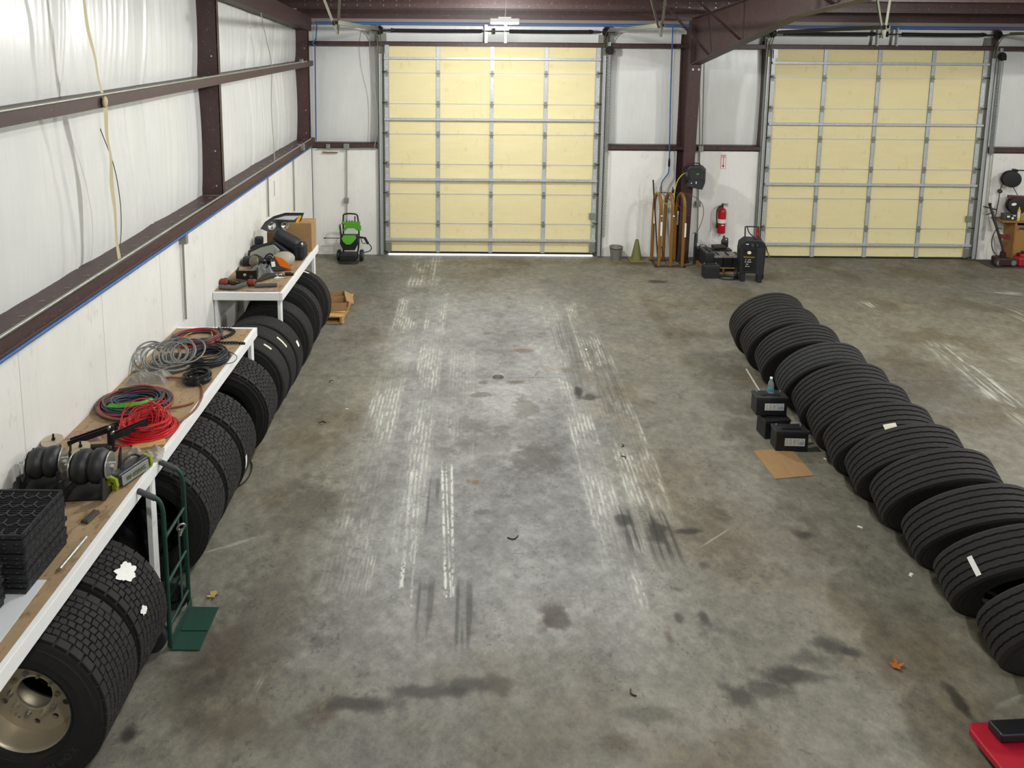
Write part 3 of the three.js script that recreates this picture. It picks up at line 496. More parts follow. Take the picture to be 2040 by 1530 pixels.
// left-hand row under the benches
const LX = -2.655;
const DR = [[-4.13, 0.0, 'wide drive tire on a pale aluminium wheel, nearest under the bench'], [-4.60, -0.02, 'wide drive tire with a white smear on its tread, behind the hand truck'], [-5.84, 0.02, 'empty wide drive tire with open centre behind the bench leg'],
  [-6.305, 0.02, 'wide drive tire squeezed between the open one and the next block-tread tire'], [-6.785, 0.035, 'wide drive tire with a white tag, third in the run before the black wheel'], [-7.605, 0.03, 'wide drive tire on a black steel wheel with a bright rim edge']];
const drives = DR.map(([z, yaw, label], i) => placeTire(driveTire, 'lug_tire', [LX - (i === 2 ? 0.0 : 0), z], 0, yaw, label, 'wide drive tires under the long bench', 0.2));
// dried white compound and tags on the treads
function patchGeo(R, t0, z0, s, k) {   // irregular crust on the tread, angle t0 from the top towards -x
  const pos = [], id = []; const at = (a, r) => { const t = Math.PI / 2 + t0 + r * Math.cos(a) / R, z = z0 + r * Math.sin(a) * 1.15, q = R + 0.004 + 0.003 * vn(a * 3 + k, r * 90); pos.push(q * Math.cos(t), R + q * Math.sin(t), z); };
  const n = 40; for (let j = 0; j < 4; j++) for (let i = 0; i < n; i++) { const a = i / n * 6.2832; at(a, s * j / 3 * (0.55 + 0.75 * vn(Math.cos(a) * 2.5 + k * 3, Math.sin(a) * 2.5 + k) + 0.25 * vn(i * 1.7, k))); }
  for (let j = 0; j < 3; j++) for (let i = 0; i < n; i++) { const a = j * n + i, b = j * n + (i + 1) % n; id.push(a, b, b + n, a, b + n, a + n); }
  const g = new THREE.BufferGeometry(); g.setAttribute('position', new THREE.Float32BufferAttribute(pos, 3)); g.setIndex(id); g.computeVertexNormals(); return clean(g);
}
P(drives[1], 'white_smear', patchGeo(0.515, -0.72, 0.0, 0.062, 5), mLabelWhite); P(drives[1], 'white_smear', patchGeo(0.515, -1.2, 0.08, 0.026, 8), mLabelWhite);
P(drives[4], 'paper_tag', stickerGeo(0.512, -1.75, -1.5, 0.16, 0.205), mLabelWhite);
// wheels
const mAlu = M('#b5aa94', 0.42, 0.55), mBlackWheel = M('#141416', 0.45, 0.3), mRimEdge = M('#d9d3c4', 0.3, 0.9);
function wheelGeo(depth) {
  const barrel = lt([[0.300, 0.20], [0.306, 0.196], [0.300, 0.188], [0.285, 0.182], [0.277, 0.16], [0.27, 0.10], [0.262, 0.06], [0.258, -0.08], [0.27, -0.14], [0.285, -0.18], [0.30, -0.2]], 64);
  xf(barrel, 0, 0, 0, Math.PI / 2);
  const holes = [ring(0.11, 40)]; for (let k = 0; k < 10; k++) { const a = (k + 0.5) / 10 * 6.2832; holes.push(ring(0.022, 14, 0.198 * Math.cos(a), 0.198 * Math.sin(a))); }
  const disc = xf(ex(ring(0.262, 64), 0.016, 0.002, holes), 0, 0, 0.2 - depth);
  return { barrel, disc };
}
function addWheel(t, R, depth, matB, edge) {
  const w = wheelGeo(depth), g = P(t, 'wheel', [xf(w.barrel, 0, R, 0), xf(w.disc, 0, R, 0)], matB);
  P(g, 'rim_edge', tor(0.303, 0.006, 0, R, 0.197, 0, 0, 0, 72, 8), edge);
  for (let k = 0; k < 10; k++) { const a = k / 10 * 6.2832, x = 0.143 * Math.cos(a), y = R + 0.143 * Math.sin(a), z = 0.2 - depth + 0.016; P(g, 'lug_nut', [cy(0.018, 0.018, 0.022, x, y, z + 0.011, Math.PI / 2, 0, 0, 6), cy(0.011, 0.011, 0.035, x, y, z + 0.018, Math.PI / 2, 0, 0, 10)], k % 2 ? mSteel : matB); }
  P(g, 'hub_collar', xf(lt([[0.11, 0], [0.116, 0.004], [0.122, 0.0]], 40), 0, R, 0.2 - depth + 0.016, Math.PI / 2), edge);
}
addWheel(drives[0], 0.512, 0.155, mAlu, mRimEdge); addWheel(drives[5], 0.512, 0.13, mBlackWheel, mRimEdge);
{ // moulded letters on the near sidewall
  const L = 'X One MULTI', mL = M('#2b2b2d', 0.6), gs = [];
  [...L].forEach((ch, i) => { if (ch === ' ') return; const a = -0.62 - i * 0.085, g = clean(new TextGeometry(ch, { font, size: 0.042, depth: 0.003, curveSegments: 3 })); g.translate(-0.015, 0, 0); xf(g, 0, 0, 0, 0, 0, a - Math.PI / 2 + Math.PI); const r = 0.400; gs.push(xf(g, r * Math.cos(a), 0.512 + r * Math.sin(a), 0.2245)); });
  P(drives[0], 'sidewall_lettering', gs, mL);
}
// ribbed tyres further along
const RB = [[-8.20, 0.0, 0.0, 'first narrow ribbed tire past the black wheel, with a paper label'], [-8.51, 0.0, 0.0, 'narrow ribbed tire with a long paper label beside the bench end'], [-8.82, 0.0, 0.0, 'narrow ribbed tire with a torn white tag near the bench gap'], [-9.37, 0.03, 0.0, 'plain ribbed tire standing under the near edge of the far bench']];
const ribs = RB.map(([z, lean, yaw, label], i) => placeTire(narrowTire, 'rib_tire', [LX + 0.01 * i, z], -lean, yaw, label, 'ribbed tires between the two benches', 0.12));
P(ribs[0], 'paper_label', stickerGeo(0.515, -0.72, -0.52, -0.03, 0.005), mLabel); P(ribs[1], 'paper_label', stickerGeo(0.515, -0.98, -0.66, -0.02, 0.015), mLabel); P(ribs[2], 'paper_tag', stickerGeo(0.515, -1.25, -1.1, -0.03, 0.03), mLabelWhite);
placeTire(lugTire, 'lug_tire', [LX + 0.02, -9.92], -0.16, 0.04, 'block-tread tire under the middle of the far bench', 'block-tread tires under the far bench', 0.12);
const lastT = placeTire(lugTire, 'lug_tire', [LX + 0.03, -10.50], -0.20, 0.02, 'block-tread tire with a white sticker, last under the far bench', 'block-tread tires under the far bench', 0.12);
P(lastT, 'paper_label', stickerGeo(0.52, -0.42, -0.22, 0.02, 0.09), mLabelWhite);

// ---------- benches ----------
function bench(label, z0, z1, seamsZ, legZ, endApron) {   // z0 far, z1 near
  const y = 1.27, x0 = -3.265, x1 = -2.39, t = T('workbench', [(x0 + x1) / 2, 0, (z0 + z1) / 2], label, 'workbench'), cx = (x0 + x1) / 2, cz = (z0 + z1) / 2;
  const edges = [z0, ...seamsZ, z1];
  for (let k = 0; k < edges.length - 1; k++) P(t, 'plywood_top', bb(x0 - cx, x1 - cx - 0.02, y - 0.018, y, edges[k] - cz + 0.001, edges[k + 1] - cz - 0.001), mPly);
  P(t, 'front_rail', rb(0.038, 0.10, z1 - z0, 0.003, x1 - cx - 0.019, y - 0.048, 0, 0, 0, 0, 1), mWhitePaint);
  P(t, 'end_rail', rb(x1 - x0 - 0.04, 0.10, 0.038, 0.003, -0.02, y - 0.048, z1 - cz - 0.019, 0, 0, 0, 1), mWhitePaint);
  P(t, 'end_rail', rb(x1 - x0 - 0.04, 0.10, 0.038, 0.003, -0.02, y - 0.048, z0 - cz + 0.019, 0, 0, 0, 1), mWhitePaint);
  for (const z of legZ) P(t, 'leg', rb(0.04, y - 0.05, 0.089, 0.003, x1 - cx - 0.058, (y - 0.05) / 2, z - cz, 0, 0, 0, 1), mWhitePaint);
  for (const z of legZ) P(t, 'wall_leg', rb(0.04, y - 0.02, 0.089, 0.003, x0 - cx + 0.022, (y - 0.02) / 2, z - cz, 0, 0, 0, 1), mWhitePaint);
  return t;
}
bench('long white-edged plywood workbench holding hoses and air springs', -7.95, -3.05, [-5.53], [-7.885, -5.30, -3.15]);
bench('shorter white-edged plywood workbench holding headlights and a cardboard box', -11.22, -9.06, [], [-9.14, -11.12]);
// ---------- things on the long bench (top at y = 1.27) ----------
const BY = 1.271;
const mGrate = M('#26272a', 0.55), mGrateLight = M('#3a3b3d', 0.5);
function grateGeo(w, d) {
  const h = 0.026, g = [bb(-w / 2, w / 2, 0, h, -d / 2, -d / 2 + 0.012), bb(-w / 2, w / 2, 0, h, d / 2 - 0.012, d / 2), bb(-w / 2, -w / 2 + 0.012, 0, h, -d / 2, d / 2), bb(w / 2 - 0.012, w / 2, 0, h, -d / 2, d / 2)];
  const slat = [], hex = [], knob = [];
  for (let k = 1; k < 24; k++) slat.push(bb(-w / 2, w / 2, 0.006, 0.020, -d / 2 + d * k / 24 - 0.0022, -d / 2 + d * k / 24 + 0.0022));
  const cell = w / 8;
  for (let r = 0; r < 5; r++) for (let c = 0; c < 8; c++) {
    const x = -w / 2 + (c + (r % 2) * 0.5 + 0.25) * cell, z = -d / 2 + (r + 0.5) * d / 5, q = d / 10;
    if (x + cell * 0.5 > w / 2) continue;
    hex.push(beam([x, 0.022, z - q * 0.4], [x, 0.022, z + q * 0.4], 0.005, 0.008), beam([x, 0.022, z + q * 0.4], [x + cell * 0.5, 0.022, z + q], 0.005, 0.008), beam([x + cell * 0.5, 0.022, z + q], [Math.min(w / 2, x + cell), 0.022, z + q * 0.4], 0.005, 0.008));
  }
  for (let k = 0; k < 9; k++) { knob.push(tor(0.006, 0.003, w / 2 + 0.003, h / 2, -d / 2 + d * (k + 0.5) / 9, Math.PI / 2, 0, 0, 8, 4), tor(0.006, 0.003, -w / 2 + w * (k + 0.5) / 9, h / 2, d / 2 + 0.003, Math.PI / 2, 0, 0, 8, 4)); }
  return { g: mg(g), slat: mg(slat), hex: mg(hex), knob: mg(knob) };
}
const gg = grateGeo(0.62, 0.44);
function grateStack(x, z, n, step, where) {
  for (let k = 0; k < n; k++) {
    const word = k === n - 1 ? 'topmost' : k === 0 ? 'lowest' : ['second', 'third', 'fourth', 'fifth', 'sixth', 'seventh', 'eighth', 'ninth', 'tenth', 'eleventh'][n - 2 - k] + ' from the top';
    const t = T('floor_grate', [x + 0.006 * Math.sin(k * 2.7), BY + 0.005 + k * step, z + 0.008 * Math.cos(k * 1.9)], `black plastic floor grate, ${word} of the ${where}`, 'grate', `grates in the ${where}`);
    P(t, 'frame', gg.g, mGrate); P(t, 'slats', gg.slat, mGrate); P(t, 'edge_loops', gg.knob, mGrateLight);
    if (k === n - 1) P(t, 'hexagon_ribs', gg.hex, mGrateLight);
  }
}
grateStack(-2.885, -4.17, 12, 0.0305, 'tall stack beside the air springs'); grateStack(-2.965, -3.655, 10, 0.0285, 'low near stack');
S1('white_sheet', bx(0.46, 0.004, 0.95, 0, 0.002, 0), M('#d3d6da', 0.35), 'thin white plastic sheet under the two stacks of grates', 'sheet', null, [-2.74, BY - 0.0005, -3.58], 0.03);
S1('aluminium_tube', [bar([0, 0.012, 0], [0.012, 0.012, -0.29], 0.012, 12)], M('#b5b9b0', 0.35, 0.8), 'short aluminium tube lying beside the tall stack of grates', 'tube', null, [-2.488, BY, -4.14]);
S1('rubber_pad', [rb(0.055, 0.02, 0.12, 0.004, 0, 0.01, 0), bx(0.012, 0.008, 0.11, -0.01, 0.023, 0), bx(0.012, 0.008, 0.11, 0.014, 0.023, 0)], M('#4b4238', 0.7), 'small dark ridged block lying alone on the plywood', 'block', null, [-2.555, BY, -4.64], -0.2);

const mBellow = M('#202124', 0.5), mPlate = M('#b7aa92', 0.5, 0.35), mBracket = M('#18181a', 0.55);
function airSpring(x, z, yaw, s, label) {   // double-convoluted bellows lying with its axis level in a curved hanger
  const t = T('air_spring', [x, BY, z], label, 'air spring', 'air springs on the long bench', yaw), r = 0.115 * s, cyy = 0.165 * s;
  const prof = [[0.055, -0.115], [0.075, -0.11], [0.1, -0.095], [0.115, -0.06], [0.112, -0.025], [0.092, -0.004], [0.092, 0.004], [0.112, 0.025], [0.115, 0.06], [0.1, 0.095], [0.075, 0.11], [0.055, 0.115]].map(p => [p[0] * s, p[1] * s]);
  P(t, 'bellows', xf(lt(prof, 40), 0, cyy, 0, 0, 0, Math.PI / 2), mBellow);
  P(t, 'girdle_ring', tor(0.094 * s, 0.006, 0, cyy, 0, 0, Math.PI / 2, 0, 40, 8), mDarkSteel);
  for (const d of [-1, 1]) { P(t, 'bead_plate', [cy(0.085 * s, 0.085 * s, 0.012, d * 0.118 * s, cyy, 0, 0, 0, Math.PI / 2, 32), tor(0.085 * s, 0.006, d * 0.118 * s, cyy, 0, 0, Math.PI / 2, 0, 40, 8)], mSteel); P(t, 'stud', [cy(0.008, 0.008, 0.05, d * 0.14 * s, cyy + 0.03, 0.02, 0, 0, Math.PI / 2, 8), cy(0.014, 0.014, 0.015, d * 0.13 * s, cyy - 0.02, -0.02, 0, 0, Math.PI / 2, 6)], mGalv); }
  const arc = []; for (let k = 0; k <= 12; k++) { const a = Math.PI * (1.02 + 0.96 * k / 12); arc.push([0.135 * s * Math.cos(a), cyy + 0.135 * s * Math.sin(a)]); }
  const out = [[0.175 * s, cyy + 0.03], [0.165 * s, 0.02], [0.11 * s, 0], [-0.14 * s, 0], [-0.19 * s, 0.03], [-0.175 * s, cyy]];
  P(t, 'hanger_bracket', [xf(ex([...arc, ...out], 0.012), 0.125 * s, 0, 0, 0, Math.PI / 2, 0), xf(ex([...arc, ...out], 0.012), -0.14 * s, 0, 0, 0, Math.PI / 2, 0), bb(-0.14 * s, 0.137 * s, 0.0, 0.014, -0.11 * s, 0.14 * s)], mBracket);
  P(t, 'arm', [rb(0.05, 0.055, 0.22, 0.012, -0.165 * s, 0.03, 0.05), cy(0.036, 0.036, 0.06, -0.165 * s, 0.04, 0.17, 0, 0, Math.PI / 2, 20)], mBracket);
}
airSpring(-3.075, -5.04, 0.22, 0.95, 'black double bellows air spring against the wall, behind the grates');
airSpring(-2.705, -4.97, 0.10, 1.05, 'black double bellows air spring beside the small speaker');
function mountPlate(x, z, y, label, r, tilt) {
  const t = T('mounting_plate', [x, BY, z], label, 'plate', 'pale mounting plates with studs');
  P(t, 'pedestal', [cy(r * 0.7, r * 0.85, y, 0, y / 2, 0, 0, 0, 0, 24)], mBracket);
  P(t, 'disc', [cy(r, r, 0.02, 0, y + 0.01, 0, tilt, 0, 0, 32)], mPlate); P(t, 'stud', [cy(0.007, 0.007, 0.05, 0.01, y + 0.045, 0, 0, 0, 0, 8), cy(0.013, 0.013, 0.014, 0.01, y + 0.03, 0, 0, 0, 0, 6)], mDarkSteel);
}
mountPlate(-3.185, -5.33, 0.14, 'pale round plate with a stud standing against the wall', 0.075, 0.15); mountPlate(-2.95, -5.27, 0.12, 'pale round plate with a stud between the two air springs', 0.075, 0.1);
{ // small speaker
  const t = T('bluetooth_speaker', [-2.475, BY, -5.10], 'small black speaker with a silver front and lime end caps at the bench edge', 'speaker', null, -0.38);
  P(t, 'body', rb(0.10, 0.095, 0.29, 0.018, -0.03, 0.055, 0, 0, 0, 0.12), M('#1c2026', 0.4));
  P(t, 'front_grille', rb(0.010, 0.075, 0.245, 0.004, 0.024, 0.053, 0, 0, 0, 0.12), M('#8d8f8c', 0.5, 0.3));
  const lime = M('#8f9a28', 0.45);
  for (const s of [-1, 1]) P(t, 'end_cap', [xf(ex([[-0.055, 0.0], [0.03, 0.0], [0.04, 0.03], [0.03, 0.075], [-0.03, 0.085], [-0.06, 0.05]], 0.012, 0.006, [[[-0.035, 0.02], [0.012, 0.02], [0.015, 0.05], [-0.03, 0.055]]]), -0.02, 0.008, s * 0.158 - 0.006)], lime);
  P(t, 'handle', tb([[-0.045, 0.095, -0.12], [-0.06, 0.135, -0.07], [-0.06, 0.14, 0], [-0.05, 0.10, 0.06]], 0.008, 20, 8), mBlack);
  const g = clean(new TextGeometry('W-KING', { font, size: 0.034, depth: 0.002, curveSegments: 3 })); g.computeBoundingBox(); g.translate(-g.boundingBox.max.x / 2, -0.017, 0);
  P(t, 'lettering', xf(g, 0.031, 0.052, 0, 0, Math.PI / 2, 0), M('#4f5a20', 0.5));
}
{ // lever linkage
  const t = T('lever_linkage', [-2.82, BY, -5.53], 'black steel lever linkage with two channel bars in front of the red hose', 'linkage', null, 0.1);
  const ch = (p, q) => [beam(p, q, 0.05, 0.008), beam([p[0], p[1] + 0.02, p[2] + 0.024], [q[0], q[1] + 0.02, q[2] + 0.024], 0.006, 0.04), beam([p[0], p[1] + 0.02, p[2] - 0.024], [q[0], q[1] + 0.02, q[2] - 0.024], 0.006, 0.04)];
  P(t, 'channel_bar', ch([-0.30, 0.07, 0.08], [0.02, 0.13, -0.04]), mBlack); P(t, 'channel_bar', ch([0.0, 0.07, 0.02], [0.22, 0.11, -0.12]), mBlack);
  P(t, 'upright_plate', [rb(0.05, 0.20, 0.03, 0.006, 0.0, 0.10, 0.05), rb(0.09, 0.02, 0.08, 0.005, 0, 0.01, 0.05), rb(0.2, 0.05, 0.06, 0.01, -0.1, 0.03, 0.08)], mBlack);
  for (const [x, y] of [[0, 0.19], [0.02, 0.15], [0, 0.03]]) P(t, 'bolt', cy(0.012, 0.012, 0.03, x, y, 0.07, Math.PI / 2, 0, 0, 6), mSteel);
}
// crumpled film bags
const mFilm = PM('#c9c5bd', 0.3, { transmission: 0.7, thickness: 0, ior: 1.4 });
const mFilmPink = PM('#b98f86', 0.4, { transmission: 0.3, thickness: 0 });
function crumple(w, d, h, s, nx = 26, nz = 20) {
  return clean(sheetGeo(nx, nz, (u, v) => { const e = Math.min(u, 1 - u, v, 1 - v) * 5, k = Math.min(1, e), x = (u - 0.5) * w * (1 + 0.12 * (vn(v * 6 + s, s) - 0.5)), z = (v - 0.5) * d * (1 + 0.14 * (vn(u * 6 + s * 2, s) - 0.5)); return [x, 0.002 + k * h * (0.25 + 1.1 * Math.abs(fb(u * 6 + s, v * 6 + s * 3, 3) - 0.35)), z, u, v]; }));
}
S1('plastic_bag', crumple(0.30, 0.20, 0.09, 3), mFilm, 'crumpled clear plastic bag behind the small speaker', 'plastic bag', null, [-2.53, BY, -5.37], 0.3);
S1('plastic_bag', crumple(0.26, 0.16, 0.06, 9), mFilmPink, 'pinkish printed plastic bag against the wall, left of the red hose', 'plastic bag', null, [-3.10, BY, -5.66], 0.2);
{ const t = T('parts_bag', [-3.04, BY, -6.68], 'clear plastic bag of small hardware between the grey coil and the colored hoses', 'plastic bag', null, 0.1); P(t, 'film', crumple(0.36, 0.24, 0.12, 15), mFilm); const g = []; for (let k = 0; k < 14; k++) g.push(cy(0.008, 0.008, rr(0.02, 0.05), rr(-0.1, 0.1), 0.014, rr(-0.06, 0.06), 1.57, rr(0, 3), 0, 6)); P(t, 'hardware', g, mSteel); }
S1('wood_offcut', rb(0.24, 0.018, 0.09, 0.003, 0, 0.009, 0), mPine, 'pale wood offcut under the end of the red hose', 'offcut', null, [-2.55, BY, -5.535], 0.35);
// hose coils
function loops(R, n, r, h, jit, s, squash = 1, rad = 6, seg = 34) {
  const pts = [], a0 = vn(s, 2) * 6;
  for (let i = 0; i <= n * 16; i++) { const a = a0 + i / 16 * 6.2832, k = i / (n * 16), q = R * (1 + jit * (vn(i / 9 + s * 3, s) - 0.5) * 2 + 0.10 * Math.sin(k * 17 + s)), y = r + h * (0.5 + 0.5 * Math.sin(k * 23 + s) * 0.9) * (0.4 + 0.6 * vn(i / 14 + s, 7)) + r * 0.5 * Math.sin(i * 0.7); pts.push(V(q * Math.cos(a) + R * jit * 0.6 * Math.sin(k * 9), Math.max(r, y), q * squash * Math.sin(a) + R * jit * 0.6 * Math.cos(k * 7))); }
  return clean(new THREE.TubeGeometry(new THREE.CatmullRomCurve3(pts), n * seg, r, rad));
}
const hose = (c, rg = 0.4) => M(c, rg);
{ const t = T('red_air_hose', [-2.66, BY, -5.76], 'heaped coil of thin bright red air line', 'hose');
  P(t, 'coil', [loops(0.21, 12, 0.0045, 0.06, 0.09, 2, 0.85), loops(0.18, 12, 0.0045, 0.13, 0.14, 5, 0.85), loops(0.155, 10, 0.0045, 0.17, 0.18, 8, 0.85), loops(0.22, 7, 0.0045, 0.03, 0.05, 11, 0.9), ...Array.from({ length: 9 }, (_, k) => tor(0.12 + 0.02 * Math.sin(k * 2), 0.0045, -0.07 + 0.018 * k, 0.10 + 0.02 * Math.sin(k * 1.3), 0.02 * Math.cos(k * 2.2), -0.7 + 0.12 * Math.sin(k * 3), 0.5 - 0.1 * k, 0, 36, 6))], hose('#c81822', 0.3));
  P(t, 'tail', tb([[0.10, 0.012, 0.17], [0.0, 0.02, 0.24], [-0.12, 0.022, 0.28], [-0.2, 0.012, 0.3]], 0.006, 24), hose('#c81822', 0.3)); }
{ const t = T('bundled_hoses', [-2.955, BY, -6.17], 'large flat bundle of brown, navy, red and green hoses coiled together', 'hose');
  const rg = (R, c, n, r, h, s, q = 0.9) => P(t, 'hose_loop', loops(R * 1.05, n, r, h, 0.035, s, q), hose(c));
  rg(0.285, '#7a4a3c', 3, 0.013, 0.03, 21); rg(0.262, '#33354f', 3, 0.011, 0.05, 23); rg(0.245, '#8f2a2c', 3, 0.010, 0.08, 25); rg(0.225, '#2b5138', 3, 0.007, 0.09, 27); rg(0.20, '#2c2f44', 4, 0.008, 0.08, 29, 0.8); rg(0.165, '#3f465c', 4, 0.007, 0.08, 31, 0.75); rg(0.12, '#262a3a', 3, 0.007, 0.06, 33, 0.7); rg(0.255, '#4d3a30', 2, 0.012, 0.06, 37);
  P(t, 'green_strands', [0, 1, 2, 3].map(k => tb([[-0.14, 0.085, 0.18 - 0.016 * k], [0.0, 0.10, 0.215 - 0.018 * k], [0.13, 0.10, 0.16 - 0.017 * k], [0.21 - 0.012 * k, 0.09, 0.06 - 0.01 * k]], 0.004, 24)), hose('#3fae35'), 'bright green strands'); }
S1('brown_hose', tb([[-0.45, 0.014, -0.42], [-0.2, 0.02, -0.52], [0.08, 0.016, -0.44], [0.21, 0.014, -0.22], [0.25, 0.014, 0.05], [0.20, 0.02, 0.27], [0.10, 0.016, 0.36], [0.02, 0.014, 0.40]], 0.010, 70), hose('#7b4a30'), 'brown hose looping out to the white bench edge', 'hose', null, [-2.64, BY, -6.16]);
S1('brown_hose', tb([[-0.14, 0.012, 0.06], [0.0, 0.012, 0.0], [0.1, 0.012, -0.04], [0.17, 0.012, -0.10]], 0.009, 30), hose('#8a5238'), 'short brown hose end with a black tip on bare plywood', 'hose', null, [-2.62, BY, -6.12]);
{ // grey coil standing open like a spring
  const t = T('grey_air_hose', [-2.935, BY, -6.98], 'grey coiled tubing standing open in springy loops', 'hose');
  const rings = []; for (let k = 0; k < 15; k++) { const q = k / 14; rings.push(tor(0.135 + 0.02 * Math.sin(k * 2.3), 0.008, -0.20 + 0.34 * q + 0.03 * Math.sin(k * 4.1), 0.10 + 0.05 * q, 0.06 - 0.05 * q + 0.03 * Math.cos(k * 3.3), -0.95 + 0.16 * Math.sin(k * 1.7), 0.45 - 0.5 * q + 0.1 * Math.sin(k * 5), 0, 44, 7)); }
  P(t, 'coil', rings, hose('#7f7f7e', 0.35)); P(t, 'lower_coil', [loops(0.195, 8, 0.009, 0.06, 0.08, 41, 0.95)], hose('#77756f', 0.4)); }
{ const t = T('black_air_hose', [-2.64, BY, -7.10], 'thick coil of black air line at the bench front', 'hose'); P(t, 'coil', [loops(0.185, 11, 0.006, 0.09, 0.08, 51, 0.95), loops(0.16, 9, 0.006, 0.10, 0.12, 54, 0.95), loops(0.20, 6, 0.006, 0.05, 0.05, 57)], hose('#25272b', 0.35)); P(t, 'tail', tb([[0.14, 0.02, 0.12], [0.27, 0.02, 0.10], [0.285, 0.015, -0.03], [0.22, 0.02, -0.12], [0.1, 0.05, -0.16]], 0.004, 30), hose('#25272b')); }
{ const t = T('black_plastic_coil', [-2.58, BY, -6.66], 'small glossy black coil beside the bench edge', 'hose'); P(t, 'coil', [loops(0.115, 12, 0.006, 0.09, 0.07, 61), loops(0.10, 8, 0.006, 0.07, 0.1, 63)], hose('#141518', 0.15)); }
{ const t = T('battery_cable_coil', [-2.93, BY, -7.62], 'wide coil of black and red cable at the far bench end', 'cable'); P(t, 'black_coil', [loops(0.245, 5, 0.010, 0.06, 0.04, 71, 0.85), loops(0.22, 4, 0.009, 0.09, 0.05, 73, 0.8)], hose('#3b3b3c', 0.45)); P(t, 'red_coil', [loops(0.21, 5, 0.008, 0.05, 0.1, 75, 0.85), loops(0.26, 3, 0.008, 0.02, 0.05, 77, 0.9)], hose('#a81f2a', 0.4)); P(t, 'yellow_strand', loops(0.17, 1, 0.007, 0.02, 0.05, 79), hose('#a8862e')); }
{ const t = T('spiral_wrapped_hose', [-2.62, BY, -7.66], 'black hose with spiral guard curving off the far bench end', 'hose');
  const c = new THREE.CatmullRomCurve3([V(-0.24, 0.02, -0.18), V(-0.05, 0.018, -0.20), V(0.03, 0.018, -0.12), V(-0.02, 0.018, 0.02), V(-0.12, 0.02, 0.12), V(0.0, 0.018, 0.16), V(0.12, 0.018, 0.16), V(0.235, 0.014, 0.17)]);
  P(t, 'hose', clean(new THREE.TubeGeometry(c, 80, 0.010, 8)), mBlack); const sp_ = []; const fr = c.computeFrenetFrames(400); for (let i = 0; i <= 400; i++) { const p = c.getPointAt(i / 400), a = i / 400 * 6.2832 * 32; sp_.push(p.add(fr.normals[i].clone().multiplyScalar(0.013 * Math.cos(a))).add(fr.binormals[i].clone().multiplyScalar(0.013 * Math.sin(a)))); }
  P(t, 'spiral_guard', clean(new THREE.TubeGeometry(new THREE.CatmullRomCurve3(sp_), 500, 0.005, 5)), M('#2e2a27', 0.6)); }

// ---------- things on the far bench ----------
const mRedOxide = M('#7c3427', 0.7), mSpeck = M('#8a8070', 0.4, 0.6, { map: tex(64, 64, (i, j) => { const v = vn(i / 2, j / 2) > 0.55 ? 190 : 110; return [v, v * 0.95, v * 0.8]; }) });
{ const t = T('drive_shaft', [-3.03, BY, -9.33], 'short steel drive shaft with rust-red ends', 'shaft', null, -0.04), y = 0.046;
  for (const s of [-1, 1]) P(t, 'red_boot', xf(lt([[0.02, -0.055], [0.04, -0.052], [0.046, -0.04], [0.041, -0.03], [0.046, -0.018], [0.041, -0.006], [0.046, 0.008], [0.041, 0.02], [0.045, 0.034], [0.03, 0.05], [0.0, 0.05]], 24), s * 0.175, y, 0, 0, 0, s * Math.PI / 2), mRedOxide);
  P(t, 'tube', xf(lt([[0.0, -0.125], [0.03, -0.125], [0.042, -0.08], [0.04, 0.02], [0.028, 0.08], [0.022, 0.125], [0, 0.125]], 24), 0, y, 0, 0, 0, -Math.PI / 2), mSpeck); }
const mGreyRubber = M('#54575a', 0.75);
S1('elbow_hose', [tb([[-0.17, 0.03, 0.0], [-0.05, 0.03, 0.02], [0.03, 0.034, 0.03], [0.10, 0.05, -0.01], [0.15, 0.055, -0.05]], 0.028, 40, 14), tor(0.03, 0.005, -0.13, 0.03, 0.005, 0, 1.5, 0, 20, 6)], mGreyRubber, 'grey rubber elbow hose in front of the drive shaft', 'hose', null, [-3.05, BY, -9.19]);
S1('radiator_hose', [bar([-0.13, 0.026, 0.01], [0.14, 0.026, -0.03], 0.025, 16), bar([0.04, 0.026, -0.015], [0.075, 0.026, -0.02], 0.029, 16)], M('#4b4f50', 0.7), 'straight grey radiator hose with a clamp, near bench corner', 'hose', null, [-2.66, BY, -9.27]);
S1('plastic_rod', tb([[-0.18, 0.007, 0.0], [-0.05, 0.007, 0.02], [0.08, 0.007, 0.015], [0.18, 0.007, -0.02]], 0.006, 24), M('#a08f98', 0.4), 'thin pinkish plastic rod along the near edge of the far bench', 'rod', null, [-2.68, BY, -9.13]);
{ const t = T('black_pipes', [-2.72, BY, -9.62], 'bundle of bent black metal pipes trailing from the dark bracket', 'pipe'); for (let k = 0; k < 5; k++) P(t, 'pipe', tb([[-0.18 + 0.02 * k, 0.014, 0.20 - 0.02 * k], [-0.05, 0.02 + 0.008 * k, 0.12 - 0.035 * k], [0.05, 0.03, 0.0 - 0.03 * k], [0.20 - 0.02 * k, 0.016, -0.06 - 0.03 * k]], 0.010, 30), M('#2d2522', 0.5, 0.3)); }
{ const t = T('steel_bracket', [-3.0, BY, -9.62], 'dark box-shaped steel bracket with round holes', 'bracket', null, 0.15); P(t, 'face_plate', xf(ex([[-0.13, 0], [0.13, 0], [0.13, 0.13], [0.10, 0.12], [-0.13, 0.13]], 0.012, 0.002, [ring(0.024, 16, -0.02, 0.07), ring(0.024, 16, 0.06, 0.045)]), 0, 0, 0.06), mDarkSteel); P(t, 'side_plates', [bb(-0.13, -0.118, 0, 0.13, -0.1, 0.06), bb(0.118, 0.13, 0, 0.12, -0.1, 0.06), bb(-0.13, 0.13, 0, 0.01, -0.1, 0.06)], mDarkSteel); }
